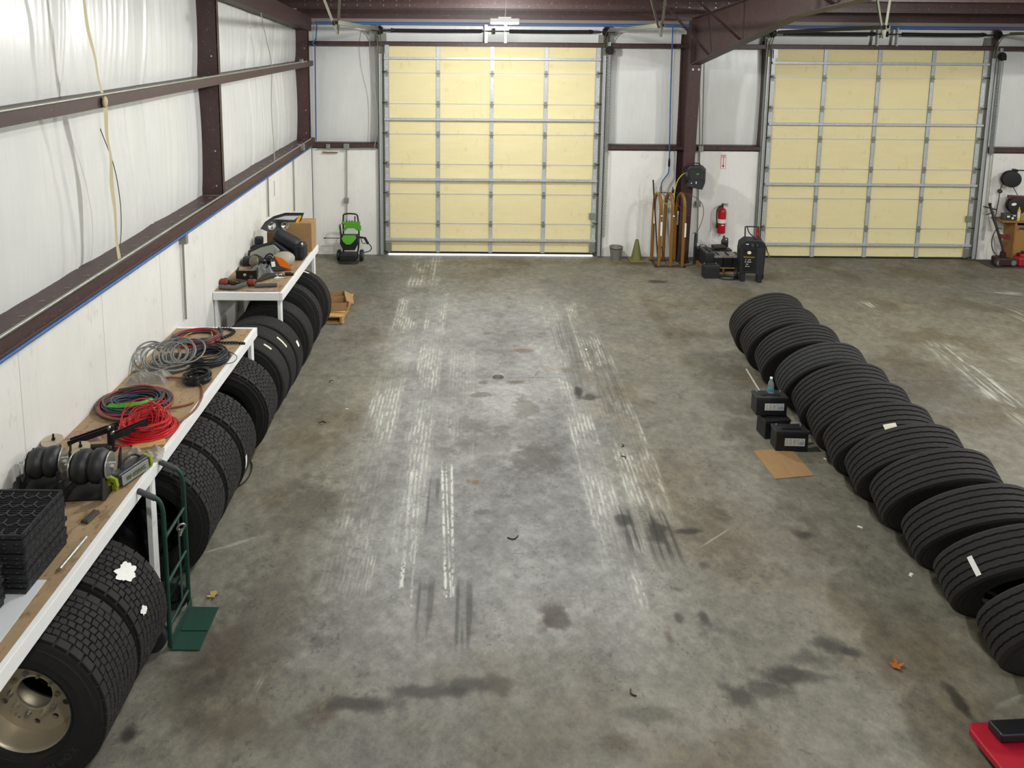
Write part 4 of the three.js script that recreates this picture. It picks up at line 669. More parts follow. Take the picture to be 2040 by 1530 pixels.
S1('steel_rod', [bar([-0.2, 0.02, 0], [0.12, 0.03, 0.02], 0.013, 10), tor(0.026, 0.008, -0.22, 0.03, 0, 0.4, 0.5, 0, 16, 6)], mDarkSteel, 'dark rod with a ring end behind the drive shaft', 'rod', null, [-3.02, BY, -9.46]);
S1('plastic_bag', crumple(0.32, 0.26, 0.16, 31), PM('#aeb1b2', 0.3, { transmission: 0.65, thickness: 0 }), 'crumpled clear plastic bag among the old lamps on the far bench', 'plastic bag', null, [-2.88, BY, -9.90], 0.2);
S1('white_rag', crumple(0.13, 0.09, 0.05, 44, 14, 12), M('#e4e4de', 0.9), 'small crumpled white rag near the far bench edge', 'rag', null, [-2.60, BY, -9.68], 0.4);
S1('hex_socket', [cy(0.024, 0.024, 0.08, 0, 0.024, 0, 0, 0, Math.PI / 2, 8), cy(0.018, 0.018, 0.05, 0.05, 0.02, 0, 0, 0, Math.PI / 2, 12)], mBlack, 'black socket lying right of the white rag', 'socket', null, [-2.49, BY, -9.75]);
{ const t = T('wiring_harness', [-2.84, BY, -10.17], 'tangle of black wiring harness between the fog lamp and the orange lamp', 'wiring'); P(t, 'wires', [loops(0.10, 5, 0.006, 0.10, 0.2, 101, 0.8), loops(0.07, 4, 0.008, 0.14, 0.25, 103, 0.9), tb([[-0.1, 0.02, 0.08], [-0.04, 0.16, 0.05], [0.03, 0.17, 0.02], [0.07, 0.03, 0.0]], 0.012, 24)], mBlackMatte); P(t, 'connector', [rb(0.05, 0.03, 0.03, 0.005, 0.06, 0.09, 0.06, 0.3, 0.4, 0), rb(0.04, 0.03, 0.025, 0.005, -0.07, 0.10, 0.07, 0.2, -0.4, 0.3)], M('#8f8d84', 0.5)); }
S1('control_module', [rb(0.16, 0.10, 0.14, 0.012, 0, 0.05, 0), rb(0.05, 0.04, 0.03, 0.006, 0.03, 0.04, 0.085), rb(0.12, 0.012, 0.1, 0.004, 0, 0.105, 0)], M('#2a2a28', 0.6), 'black control box against the wall behind the drive shaft', 'control box', null, [-3.16, BY, -10.22], 0.2);
const mLens = PM('#ffffff', 0.02, { transmission: 1, thickness: 0, ior: 1.4 }), mOliveLens = PM('#77735a', 0.2, { transmission: 0.3, thickness: 0 }), mAmber = PM('#e07012', 0.15, { transmission: 0.25, thickness: 0 }), mShell = M('#9b9788', 0.55);
{ const t = T('fog_lamp', [-3.02, BY, -10.05], 'round olive-tinted fog lamp leaning among the scrap parts', 'lamp', null, -0.5); P(t, 'lens', sp(0.085, 0.085, 0.05, 0.02, 0.11, 0.03, -0.3), mOliveLens); P(t, 'rim', tor(0.085, 0.012, 0.02, 0.11, 0.02, -0.3, 0, 0, 32, 8), mDarkSteel); P(t, 'housing', [sp(0.08, 0.08, 0.09, 0.02, 0.105, -0.02, -0.3), bb(-0.03, 0.07, 0, 0.04, -0.05, 0.04)], mBlackMatte); }
{ const t = T('corner_lamp', [-2.66, BY, -9.98], 'used headlight with an orange corner lens and dusty pale shell', 'headlight', null, 0.25);
  P(t, 'shell', [sp(0.17, 0.115, 0.14, 0.04, 0.11, -0.10, 0.1, 0.2, 0.1), rb(0.1, 0.08, 0.1, 0.02, -0.08, 0.05, -0.1)], mShell);
  P(t, 'orange_lens', xf(ex([[-0.10, 0.19], [-0.01, 0.16], [0.07, 0.09], [0.12, 0.0], [0.02, 0.035], [-0.03, 0.06]], 0.02, 0.006), 0.03, 0.02, 0.06, -0.25, 0.15, 0), mAmber);
  P(t, 'black_surround', [xf(ex([[-0.20, 0.01], [-0.10, 0.19], [-0.03, 0.06], [0.12, 0.0], [-0.05, -0.01]], 0.03, 0.004), 0.03, 0.02, 0.04, -0.25, 0.15, 0)], mBlack); P(t, 'white_tag', rb(0.05, 0.07, 0.01, 0.003, -0.085, 0.12, 0.10, -0.2, 0, 0.1), mWhitePaint); P(t, 'bulb_wires', [tb([[-0.16, 0.03, 0.02], [-0.18, 0.14, 0.0], [-0.13, 0.20, -0.02], [-0.08, 0.12, -0.02]], 0.009, 30), tb([[-0.2, 0.02, 0.05], [-0.15, 0.09, 0.06], [-0.10, 0.05, 0.09]], 0.012, 20)], mBlackMatte); }
{ const t = T('headlight_lens_unit', [-2.98, BY, -10.42], 'grey dusty headlight unit lying behind the plastic bag', 'headlight', null, 0.15);
  P(t, 'lens', xf(ex([[-0.2, 0], [0.12, 0.02], [0.19, 0.10], [0.13, 0.17], [-0.05, 0.13], [-0.18, 0.07]], 0.08, 0.02), 0, 0.03, 0, -0.35, 0, 0), M('#8b8d84', 0.3)); P(t, 'frame', xf(ex([[-0.24, -0.02], [0.22, -0.01], [0.26, 0.10], [0.16, 0.22], [-0.06, 0.17], [-0.23, 0.09]], 0.05, 0.012), 0, 0.03, -0.06, -0.35, 0, 0), mBlack); P(t, 'chrome_strip', xf(ex([[0.12, 0.03], [0.17, 0.08], [0.15, 0.15], [0.135, 0.10]], 0.01, 0.002), 0, 0.035, 0.11, -0.35, 0, 0), mChrome); }
{ const t = T('headlight_housing', [-2.63, BY, -10.52], 'large black plastic headlight housing standing in front of the cardboard box', 'housing', null, -0.1);
  P(t, 'body', [xf(clean(new RoundedBoxGeometry(0.40, 0.17, 0.20, 4, 0.06)), -0.06, 0.28, 0, 0, 0, -0.50), xf(clean(new RoundedBoxGeometry(0.17, 0.23, 0.20, 4, 0.045)), 0.13, 0.125, 0.0, 0, 0, 0.05), xf(clean(new RoundedBoxGeometry(0.38, 0.07, 0.14, 3, 0.03)), -0.07, 0.15, 0.06, 0, 0, -0.6)], M('#1c1d24', 0.5));
  P(t, 'rib', [rb(0.03, 0.12, 0.012, 0.004, 0.11, 0.11, 0.105), rb(0.03, 0.12, 0.012, 0.004, 0.17, 0.11, 0.105)], M('#24252b', 0.5)); P(t, 'clip', rb(0.02, 0.03, 0.02, 0.004, 0.19, 0.25, 0.09), mWhitePaint); }
S1('black_trim_piece', [xf(ex([[-0.20, 0], [0.0, 0.0], [0.16, 0.10], [0.15, 0.15], [-0.02, 0.10], [-0.12, 0.14], [-0.21, 0.10]], 0.10, 0.015), 0, 0.015, 0, 0, 0, 0.05), rb(0.12, 0.12, 0.1, 0.03, -0.12, 0.2, 0.03)], M('#1d2026', 0.5), 'black plastic trim piece against the wall on the far bench', 'trim piece', null, [-3.04, BY, -10.78]);
{ const t = T('headlight', [-2.86, BY, -10.93], 'clear truck headlight with an amber corner, on top of the pile', 'headlight', null, 0.05);
  const o = [[-0.30, 0.08], [-0.24, 0.17], [-0.12, 0.25], [0.05, 0.30], [0.30, 0.30], [0.26, 0.2], [0.20, 0.09], [-0.02, 0.055], [-0.2, 0.04]];
  P(t, 'back_shell', xf(ex(o, 0.07, 0.012), 0, 0.25, -0.02, -0.25, 0, 0), M('#17181b', 0.35)); P(t, 'support_block', [rb(0.25, 0.30, 0.13, 0.03, -0.10, 0.152, -0.02)], M('#6a4d33', 0.7), 'brown padding below the lamp');
  P(t, 'white_reflector', xf(ex([[-0.12, 0.235], [0.05, 0.285], [0.26, 0.285], [0.18, 0.225]], 0.006), 0, 0.252, 0.072, -0.25, 0, 0), M('#d3d5da', 0.25));
  for (const x of [-0.13, 0.06]) { P(t, 'reflector_bowl', xf(xf(lt([[0.0, 0], [0.03, 0.004], [0.052, 0.02], [0.062, 0.04]], 24), 0, 0, 0, Math.PI / 2), x, 0.39, 0.055, -0.25, 0, 0), mChrome); }
  P(t, 'amber_lens', xf(ex([[0.17, 0.09], [0.205, 0.10], [0.285, 0.28], [0.265, 0.29], [0.22, 0.22]], 0.012, 0.003), 0, 0.252, 0.074, -0.25, 0, 0), M('#f2b31c', 0.25)); P(t, 'clear_lens', xf(ex(o, 0.006, 0.004), 0, 0.252, 0.092, -0.25, 0, 0), mLens); }
function cartonGeo(w, h, d) { return [bx(w, h, d, 0, h / 2, 0)]; }
{ const t = T('cardboard_box', [-2.60, BY, -11.02], 'closed cardboard carton on the far bench behind the headlights', 'box'); P(t, 'carton', rb(0.38, 0.43, 0.30, 0.006, 0, 0.215, 0), mCard); for (const s of [-1, 1]) P(t, 'flap', bb(-0.19, 0.19, 0.428, 0.434, s > 0 ? 0.002 : -0.15, s > 0 ? 0.15 : -0.002), mCard); P(t, 'tape', bb(-0.19, 0.19, 0.4335, 0.435, -0.025, 0.025), M('#b98f5a', 0.3)); }

// ---------- hand truck ----------
{ const mT = M('#123a2e', 0.5, 0.1), cxT = -2.215, t = T('hand_truck', [cxT, 0, -5.16], 'green two-wheel hand truck leaning at the long bench', 'hand truck');
  for (const z of [0.185, -0.185]) {
    P(t, 'side_rail', tb([[0.0, 0.02, z], [0.0, 0.35, z], [0.0, 0.70, z], [0.0, 1.02, z], [-0.006, 1.12, z], [-0.035, 1.185, z], [-0.09, 1.215, z]], 0.0165, 60, 12), mT);
    P(t, 'grip', [bar([-0.05, 1.195, z], [-0.165, 1.25, z], 0.020, 14), sp(0.02, 0.02, 0.02, -0.165, 1.25, z)], M('#3b3d3f', 0.7));
    P(t, 'wheel_strut', bar([0.0, 0.42, z], [-0.13, 0.14, z + 0.02], 0.010, 8), mT);
    P(t, 'wheel', [xf(lt([[0.06, -0.03], [0.11, -0.034], [0.125, -0.02], [0.125, 0.02], [0.11, 0.034], [0.06, 0.03]], 32), -0.13, 0.125, z + Math.sign(z) * 0.045 * (z > 0 ? 0.6 : 0.4), Math.PI / 2), cy(0.06, 0.06, 0.03, -0.13, 0.125, z + Math.sign(z) * 0.045 * (z > 0 ? 0.6 : 0.4), Math.PI / 2, 0, 0, 20)], M('#202226', 0.6));
  }
  for (const y of [0.88, 0.52, 0.18]) P(t, 'cross_bar', bar([0, y, -0.185], [0, y, 0.185], 0.012, 10), mT);
  P(t, 'centre_strap', [rb(0.006, 0.70, 0.03, 0.002, 0, 0.53, -0.06)], mT);
  P(t, 'axle', bar([-0.13, 0.125, -0.2], [-0.13, 0.125, 0.21], 0.009, 8), mDarkSteel);
  P(t, 'toe_plate', [rb(0.215, 0.008, 0.42, 0.003, 0.118, 0.006, 0.0), rb(0.008, 0.09, 0.40, 0.003, 0.014, 0.05, 0), rb(0.21, 0.01, 0.012, 0.003, 0.118, 0.012, 0.03)], mT);
  P(t, 'shackle', [tor(0.028, 0.008, 0.02, 0.80, -0.06, 0.3, 0.6, 0, 20, 8), bar([0.02, 0.75, -0.03], [0.03, 0.79, -0.05], 0.012, 8)], mSteel); }
S1('floor_hose', tb([[-0.12, 0.012, -0.28], [0.02, 0.012, -0.22], [0.08, 0.012, -0.02], [0.05, 0.012, 0.18], [-0.10, 0.012, 0.34]], 0.007, 40), mBlackMatte, 'thin black hose curving on the floor between two drive tires', 'hose', null, [-2.36, 0.0, -7.18]);

// ---------- pallet with cartons, far end of the bench ----------
{ const t = T('wooden_pallet', [-2.36, 0, -11.74], 'small pine pallet on the floor beyond the last tire under the bench', 'pallet');
  for (let k = 0; k < 6; k++) P(t, 'deck_board', rb(0.66, 0.018, 0.14, 0.003, 0, 0.121, -0.45 + k * 0.18, 0, 0, 0, 1), mPine);
  for (const x of [-0.3, 0, 0.3]) P(t, 'stringer', rb(0.04, 0.09, 1.06, 0.003, x, 0.066, 0, 0, 0, 0, 1), mPine);
  for (const z of [-0.45, 0, 0.45]) P(t, 'bottom_board', rb(0.66, 0.018, 0.10, 0.003, 0, 0.010, z, 0, 0, 0, 1), mPine); }
{ const t = T('open_carton', [-2.22, 0.131, -11.68], 'open cardboard carton tipped on the pallet', 'box', null, 0.25); const w = 0.30, d = 0.5, h = 0.16;
  P(t, 'base', bb(-w / 2, w / 2, 0, 0.005, -d / 2, d / 2), mCard); P(t, 'wall', bb(-w / 2, -w / 2 + 0.005, 0, h, -d / 2, d / 2), mCard); P(t, 'wall', bb(w / 2 - 0.005, w / 2, 0, h, -d / 2, d / 2), mCard); P(t, 'wall', bb(-w / 2, w / 2, 0, h, -d / 2, -d / 2 + 0.005), mCard); P(t, 'wall', bb(-w / 2, w / 2, 0, h * 0.8, d / 2 - 0.005, d / 2), mCard);
  P(t, 'flap', xf(bx(0.13, 0.005, d - 0.02, 0.065, 0, 0), w / 2, h, 0, 0, 0, -0.55), mCard); P(t, 'divider', bb(-w / 2, w / 2, 0.005, h * 0.9, -0.04, -0.035), mCard); }

// ---------- pressure washer ----------
{ const t = T('pressure_washer', [-2.46, 0, -14.55], 'green and black electric pressure washer by the wall left of the door', 'pressure washer');
  P(t, 'base_frame', [tb([[-0.19, 0.03, 0.10], [-0.19, 0.03, 0.22], [-0.12, 0.03, 0.26], [0.10, 0.03, 0.26], [0.17, 0.03, 0.22], [0.17, 0.03, 0.10]], 0.016, 40), rb(0.34, 0.14, 0.24, 0.03, -0.01, 0.12, 0.10)], mBlack);
  P(t, 'handle', tb([[-0.14, 0.18, 0.0], [-0.14, 0.60, -0.02], [-0.14, 0.86, -0.03], [-0.11, 0.94, -0.03], [0.10, 0.94, -0.03], [0.15, 0.86, -0.03], [0.17, 0.50, -0.02], [0.15, 0.18, 0.0]], 0.016, 70), mBlack);
  P(t, 'motor_cover', [xf(ex([[-0.15, 0.18], [0.15, 0.18], [0.17, 0.06], [0.10, -0.08], [-0.10, -0.08], [-0.16, 0.04]], 0.12, 0.02), 0, 0.36, 0.05)], mBlack);
  P(t, 'green_hood', xf(ex([[-0.13, 0.10], [-0.10, 0.15], [0.12, 0.15], [0.14, 0.11], [0.08, 0.03], [0.03, -0.01], [-0.04, -0.01], [-0.10, 0.04]], 0.03, 0.012), 0, 0.40, 0.19, -0.3, 0, 0), mGreen);
  P(t, 'accessory_tray', [rb(0.37, 0.05, 0.07, 0.01, 0.02, 0.77, 0.02), xf(ex([[-0.16, 0.06], [0.16, 0.06], [0.2, 0], [0.2, -0.08], [0.13, -0.09], [0.07, -0.04], [-0.06, -0.04], [-0.12, -0.09], [-0.16, -0.09], [-0.10, 0]], 0.02, 0.004), 0.02, 0.72, 0.04)], mGreen);
  for (const x of [-0.06, -0.01, 0.04, 0.1]) P(t, 'nozzle', cy(0.012, 0.012, x > 0.09 ? 0.12 : 0.04, x, x > 0.09 ? 0.85 : 0.80, 0.02, 0, 0, 0, 8), mBlack);
  P(t, 'hose_coil', xf(loops(0.13, 5, 0.009, 0.02, 0.05, 81), -0.17, 0.60, 0.02, 0.3, 0.25, Math.PI / 2), mBlack);
  for (const s of [-1, 1]) { const wh = P(t, 'wheel', xf(lt([[0.05, -0.03], [0.10, -0.034], [0.115, -0.02], [0.115, 0.02], [0.10, 0.034], [0.05, 0.03]], 28), s * 0.225, 0.117, 0.02, 0, 0, Math.PI / 2), mBlack); P(wh, 'wheel_disc', cy(0.085, 0.085, 0.05, s * 0.228, 0.117, 0.02, 0, 0, Math.PI / 2, 24), s > 0 ? mGreen : mBlack); }
  P(t, 'lance', [bar([-0.52, 0.47, 0.05], [-0.17, 0.47, 0.05], 0.008, 8), bar([-0.52, 0.47, 0.05], [-0.48, 0.47, 0.05], 0.012, 8)], mDarkSteel);
  P(t, 'spray_gun', [rb(0.16, 0.035, 0.04, 0.01, 0.24, 0.49, 0.06, 0, 0, -0.15), rb(0.05, 0.14, 0.035, 0.012, 0.33, 0.42, 0.06, 0, 0, 0.5), tb([[0.22, 0.47, 0.06], [0.25, 0.38, 0.06], [0.32, 0.37, 0.06]], 0.008, 16)], mBlack);
  P(t, 'gun_hose', tb([[0.36, 0.38, 0.06], [0.42, 0.30, 0.06], [0.40, 0.22, 0.05], [0.28, 0.18, 0.04]], 0.010, 30), mBlack); }

// ---------- by the frame column ----------
{ const t = T('metal_bucket', [2.87, 0, -14.75], 'dull metal bucket standing right of the left door', 'bucket'); P(t, 'pail', lt([[0, 0.012], [0.09, 0.012], [0.095, 0.0], [0.1, 0.0], [0.135, 0.27], [0.14, 0.275], [0.132, 0.28], [0.127, 0.27], [0.092, 0.02], [0, 0.02]], 36), M('#8a8882', 0.45, 0.5)); P(t, 'bail', tb([[-0.135, 0.25, 0], [-0.10, 0.25, 0.10], [0, 0.25, 0.145], [0.10, 0.25, 0.10], [0.135, 0.25, 0]], 0.004, 30), mDarkSteel); }
{ const t = T('traffic_cone', [3.27, 0, -14.70], 'faded olive traffic cone on its square base', 'cone'), m = M('#6b6a3a', 0.7); P(t, 'base', rb(0.32, 0.03, 0.32, 0.012, 0, 0.015, 0), m); P(t, 'body', lt([[0.115, 0.03], [0.11, 0.05], [0.09, 0.14], [0.035, 0.42], [0.028, 0.435], [0.02, 0.43]], 32), m); }
{ const t = T('tire_inflation_cage', [3.85, 0, -14.5], 'ochre tire inflation cage of three tall hoops at the column', 'inflation cage'), m = M('#7f5a22', 0.5);
  [-0.235, -0.005, 0.225].forEach(x => { P(t, 'hoop', tb([[x - 0.03, 0.02, -0.22], [x - 0.03, 0.6, -0.22], [x - 0.025, 1.12, -0.215], [x - 0.02, 1.30, -0.17], [x - 0.01, 1.40, -0.08], [x, 1.42, 0.02], [x + 0.005, 1.38, 0.12], [x + 0.01, 1.26, 0.19], [x + 0.012, 1.08, 0.205], [x + 0.012, 0.6, 0.205], [x + 0.012, 0.02, 0.205]], 0.034, 90, 14), m); });
  P(t, 'base_plate', [rb(0.62, 0.012, 0.10, 0.003, 0, 0.007, 0.20), rb(0.62, 0.012, 0.10, 0.003, 0, 0.007, -0.22), rb(0.06, 0.012, 0.5, 0.003, -0.26, 0.007, 0), rb(0.06, 0.012, 0.5, 0.003, 0.26, 0.007, 0)], M('#4a3420', 0.7));
  P(t, 'tie_rod', bar([-0.25, 1.43, -0.05], [0.26, 1.43, -0.05], 0.008, 8), mDarkSteel);
  for (const [x, y, z] of [[-0.213, 0.78, 0.236], [-0.255, 0.92, -0.19], [0.257, 0.76, 0.236], [0.215, 0.90, -0.19]]) P(t, 'warning_label', bb(x - 0.016, x + 0.016, y - 0.15, y + 0.13, z + 0.003, z + 0.0055), mLabelWhite);
  for (const x of [-0.213, 0.022]) P(t, 'stripe_label', bb(x - 0.018, x + 0.018, 1.02, 1.04, 0.2385, 0.242), mLabelWhite); }
S1('steel_pry_bar', [bar([-0.02, 0.0, 0], [-0.16, 1.66, -0.1], 0.015, 8), bar([0.13, 0.0, 0.04], [-0.02, 0.5, 0.0], 0.008, 8)], M('#4a2f24', 0.7, 0.3), 'rusty steel bar standing inside the inflation cage', 'pry bar', null, [3.70, 0, -14.58]);
{ const t = T('hose_reel', [4.28, 1.58, -14.36], 'black enclosed hose reel on the brown column', 'hose reel', null, -0.35); t.scale.setScalar(0.88);
  P(t, 'case', [xf(ex([[-0.15, 0.04], [0.15, 0.0], [0.19, 0.12], [0.19, 0.40], [0.12, 0.47], [-0.10, 0.47], [-0.16, 0.40]], 0.20, 0.02), 0, 0, -0.1)], M('#25262a', 0.5)); P(t, 'side_drum', [cy(0.19, 0.19, 0.05, -0.17, 0.26, -0.01, 0, 0, Math.PI / 2, 32), cy(0.13, 0.13, 0.07, -0.17, 0.26, -0.01, 0, 0, Math.PI / 2, 24)], mBlack);
  P(t, 'carry_handle', tb([[-0.08, 0.48, 0.02], [-0.06, 0.54, 0.02], [0.07, 0.54, 0.02], [0.09, 0.48, 0.02]], 0.012, 24), mBlack); P(t, 'mount_arm', bx(0.06, 0.2, 0.14, -0.02, 0.24, -0.16), mDarkSteel); P(t, 'front_seam', [rb(0.36, 0.01, 0.01, 0.003, 0.01, 0.20, 0.122), rb(0.26, 0.008, 0.012, 0.003, 0, 0.42, 0.12)], mBlackMatte); P(t, 'green_mark', [bx(0.06, 0.012, 0.004, 0.05, 0.33, 0.124, 0, 0, 0.3), bx(0.04, 0.012, 0.004, 0.06, 0.31, 0.124, 0, 0, 0.3)], mGreen); P(t, 'white_mark', [bx(0.02, 0.05, 0.004, 0.03, 0.13, 0.123), bx(0.02, 0.02, 0.004, -0.07, 0.11, 0.123)], mLabelWhite); }
S1('yellow_air_hose', tb([[0.16, 0.30, 0.05], [0.0, 0.26, 0.06], [-0.10, 0.12, 0.05], [-0.14, -0.08, 0.03], [-0.16, -0.32, 0.0], [-0.30, -0.34, 0.0], [-0.42, -0.18, 0.0], [-0.48, -0.10, 0.0]], 0.010, 60), hose('#b3b53a'), 'yellow hose running from the reel to the top of the cage', 'hose', null, [4.04, 1.58, -14.42]);
S1('clip_on_chuck', [rb(0.06, 0.05, 0.04, 0.01, 0, 0, 0), rb(0.02, 0.1, 0.02, 0.005, 0.0, 0.03, 0, 0, 0, 0.4), cy(0.02, 0.02, 0.05, 0.03, -0.02, 0, 0, 0, 1.2, 10)], mBlack, 'black air chuck clipped on top of the inflation cage', 'air chuck', null, [3.90, 1.475, -14.5]);
S1('red_air_line', tb([[-0.10, 0.28, -0.1], [-0.16, 0.10, -0.05], [-0.02, -0.02, 0.0], [0.18, -0.16, 0.08], [0.36, -0.36, 0.1], [0.30, -0.1, 0.1], [0.18, 0.08, 0.1], [0.4, 0.06, 0.12], [0.62, -0.1, 0.12], [0.66, -0.34, 0.12], [0.58, -0.64, 0.1], [0.47, -0.72, 0.08]], 0.006, 90), hose('#6b2a33'), 'thin dark red air line looped round the cage and column', 'hose', null, [3.79, 1.38, -14.42]);
{ const t = T('blue_air_drop', [3.86, 0, -14.84], 'blue air line dropping beside the brown column', 'hose'); P(t, 'pipe', tb([[-0.02, 4.66, 0.0], [-0.01, 3.5, 0.0], [0.01, 2.6, 0.0], [0.02, 2.02, 0.02]], 0.013, 60), mBlueHose); P(t, 'fitting', [cy(0.022, 0.022, 0.12, 0.02, 1.97, 0.02, 0, 0, 0, 12), rb(0.03, 0.06, 0.03, 0.006, 0.02, 2.04, 0.02)], mDarkSteel); P(t, 'flexible_hose', tb([[0.02, 1.92, 0.02], [0.01, 1.78, 0.03], [-0.06, 1.68, 0.04], [-0.12, 1.58, 0.05], [-0.125, 1.46, 0.05]], 0.013, 40), mBlueHose); P(t, 'coupler', cy(0.02, 0.02, 0.08, -0.125, 1.42, 0.05, 0, 0, 0, 12), mSteel); }
function conduit(pts, label, boxes = [], straps = true) {   // conduit run; boxes [x, y, z, w, h]
  const [x, y, z] = pts[0], t = T('electrical_conduit', [x, 0, z], label, 'conduit'), q = p => [p[0] - x, p[1], p[2] - z];
  for (let k = 0; k < pts.length - 1; k++) P(t, 'pipe', bar(q(pts[k]), q(pts[k + 1]), 0.013, 10), mConduit);
  for (const b of boxes) { const c = q(b); const o = P(t, 'junction_box', rb(b[3], b[4], 0.055, 0.006, c[0], c[1], c[2]), mBoxGrey); P(o, 'cover', rb(b[3] * 0.8, b[4] * 0.8, 0.008, 0.003, c[0], c[1], c[2] + 0.03), mGalvDull); }
}
conduit([[-2.565, 2.20, -14.91], [-2.59, 0.55, -14.91]], 'conduit above the pressure washer with two boxes', [[-2.565, 2.25, -14.88, 0.11, 0.11], [-2.583, 1.146, -14.90, 0.09, 0.11]]);
conduit([[4.505, 2.20, -14.91], [4.523, 1.2, -14.91], [4.545, 0.32, -14.91]], 'lower conduit right of the brown column with two boxes', [[4.508, 2.258, -14.87, 0.10, 0.11], [4.523, 1.13, -14.90, 0.10, 0.11]]);
conduit([[4.40, 4.22, -14.88], [4.49, 2.31, -14.88]], 'upper conduit left of the pair behind the rafter'); conduit([[4.49, 4.22, -14.88], [4.545, 2.31, -14.88]], 'upper conduit right of the pair behind the rafter');
conduit([[-3.24, 2.20, -8.13], [-3.245, 1.29, -8.13]], 'conduit on the left wall ending at the long bench', [[-3.235, 2.22, -8.13, 0.10, 0.11]]);
conduit([[-3.24, 2.28, -11.60], [-3.245, 1.62, -11.60]], 'conduit pair on the left wall above the far bench'); conduit([[-3.245, 2.28, -13.30], [-3.25, 1.3, -13.30]], 'thin dark conduit on the left wall near the corner');
conduit([[-3.19, 3.965, -14.3], [-3.19, 3.965, -3.2]], 'long conduit lying on the middle girt of the left wall', [[-3.20, 3.98, -13.9, 0.07, 0.07]]);
conduit([[-3.19, 2.455, -14.5], [-3.19, 2.455, -3.2]], 'long conduit lying on the lower girt of the left wall', [[-3.19, 2.405, -13.72, 0.11, 0.12]]);
conduit([[-3.16, 2.20, -14.905], [-1.97, 2.215, -14.905]], 'conduit along the girt left of the left door', [[-2.93, 2.255, -14.87, 0.08, 0.09]]);
S1('blue_air_pipe', [bar([-3.175, 2.30, -14.5], [-3.175, 2.30, -3.2], 0.014, 10)], mBlueHose, 'blue air pipe running below the lower girt of the left wall', 'pipe');
S1('blue_air_pipe', [bar([-3.1, 4.70, -14.86], [16.1, 4.70, -14.86], 0.013, 10), bar([-3.1, 4.665, -14.86], [16.1, 4.665, -14.86], 0.010, 10)], mBlueHose, 'blue air pipe along the eave above both doors', 'pipe');
S1('blue_air_pipe', [bar([-3.16, 2.37, -14.84], [-3.14, 4.24, -14.84], 0.012, 10), bar([-3.12, 4.36, -14.84], [-3.09, 4.70, -14.84], 0.012, 10), tb([[-3.14, 4.24, -14.84], [-3.18, 4.30, -14.8], [-3.12, 4.36, -14.84]], 0.016, 16)], mBlueHose, 'blue air pipe rising in the back left corner', 'pipe');
S1('wall_bracket', [bb(-0.15, 0.15, -0.008, 0.008, 0, 0.05)], M('#7a5a3c', 0.8), 'small wooden ledge screwed to the wall left of the left door', 'ledge', null, [-2.90, 2.12, -14.945]);
{ const t = T('fire_extinguisher', [4.995, 0.55, -14.84], 'red fire extinguisher hanging on the white wall', 'fire extinguisher');
  P(t, 'cylinder', lt([[0, 0], [0.078, 0], [0.083, 0.008], [0.083, 0.44], [0.07, 0.49], [0.03, 0.515], [0.025, 0.54], [0, 0.54]], 36), M('#a8131c', 0.3)); P(t, 'paper_band', lt([[0.084, 0.21], [0.0845, 0.21], [0.0845, 0.295], [0.084, 0.295]], 36), M('#d9d9d4', 0.5)); P(t, 'black_band', lt([[0.0845, 0.20], [0.085, 0.20], [0.085, 0.212], [0.0845, 0.212]], 36), mBlack);
  P(t, 'diamond_mark', xf(ex([[-0.035, 0], [0, 0.015], [0.035, 0], [0, -0.015]], 0.004), 0, 0.175, 0.081), mLabelWhite); P(t, 'valve', [cy(0.022, 0.022, 0.05, 0, 0.56, 0), rb(0.13, 0.012, 0.025, 0.004, 0.045, 0.60, 0.01, 0, 0, -0.12), rb(0.12, 0.01, 0.025, 0.004, 0.045, 0.575, 0.01, 0, 0, -0.35)], mDarkSteel);
  P(t, 'hose', tb([[-0.01, 0.57, 0.02], [-0.07, 0.55, 0.03], [-0.11, 0.46, 0.03], [-0.112, 0.3, 0.03], [-0.105, 0.2, 0.03]], 0.012, 40), mBlack); P(t, 'nozzle', cy(0.016, 0.02, 0.1, -0.103, 0.16, 0.03, 0, 0, 0, 12), mBlack); P(t, 'wall_hook', bx(0.04, 0.06, 0.1, 0, 0.5, -0.06), mDarkSteel); }
{ const tx = canvasTex(128, 400, (c, w, h) => { c.fillStyle = '#b01820'; c.fillRect(0, 0, w, h); c.fillStyle = '#f2f0ec'; c.fillRect(10, 10, w - 20, h - 20); c.fillStyle = '#b01820'; c.fillRect(18, 18, w - 36, 62); c.fillStyle = '#fff'; c.font = 'bold 40px sans-serif'; c.textAlign = 'center'; c.fillText('FIRE', w / 2, 64); c.fillStyle = '#b01820'; c.beginPath(); c.moveTo(w / 2, h - 22); c.lineTo(26, h - 90); c.lineTo(44, h - 90); c.lineTo(44, 90); c.lineTo(w - 44, 90); c.lineTo(w - 44, h - 90); c.lineTo(w - 26, h - 90); c.fill(); c.save(); c.translate(w / 2 + 8, h / 2 - 10); c.rotate(-Math.PI / 2); c.fillStyle = '#fff'; c.font = 'bold 25px sans-serif'; c.fillText('EXTINGUISHER', 0, 0); c.restore(); });
  const t = T('fire_extinguisher_sign', [5.0, 1.845, -14.945], 'red and white arrow sign above the fire extinguisher', 'sign'); P(t, 'backing', bb(-0.05, 0.05, 0, 0.29, 0, 0.003), mLabelWhite); const g = clean(new THREE.PlaneGeometry(0.094, 0.284)); P(t, 'print', xf(g, 0, 0.145, 0.004), M('#ffffff', 0.5, 0, { map: tx })); }
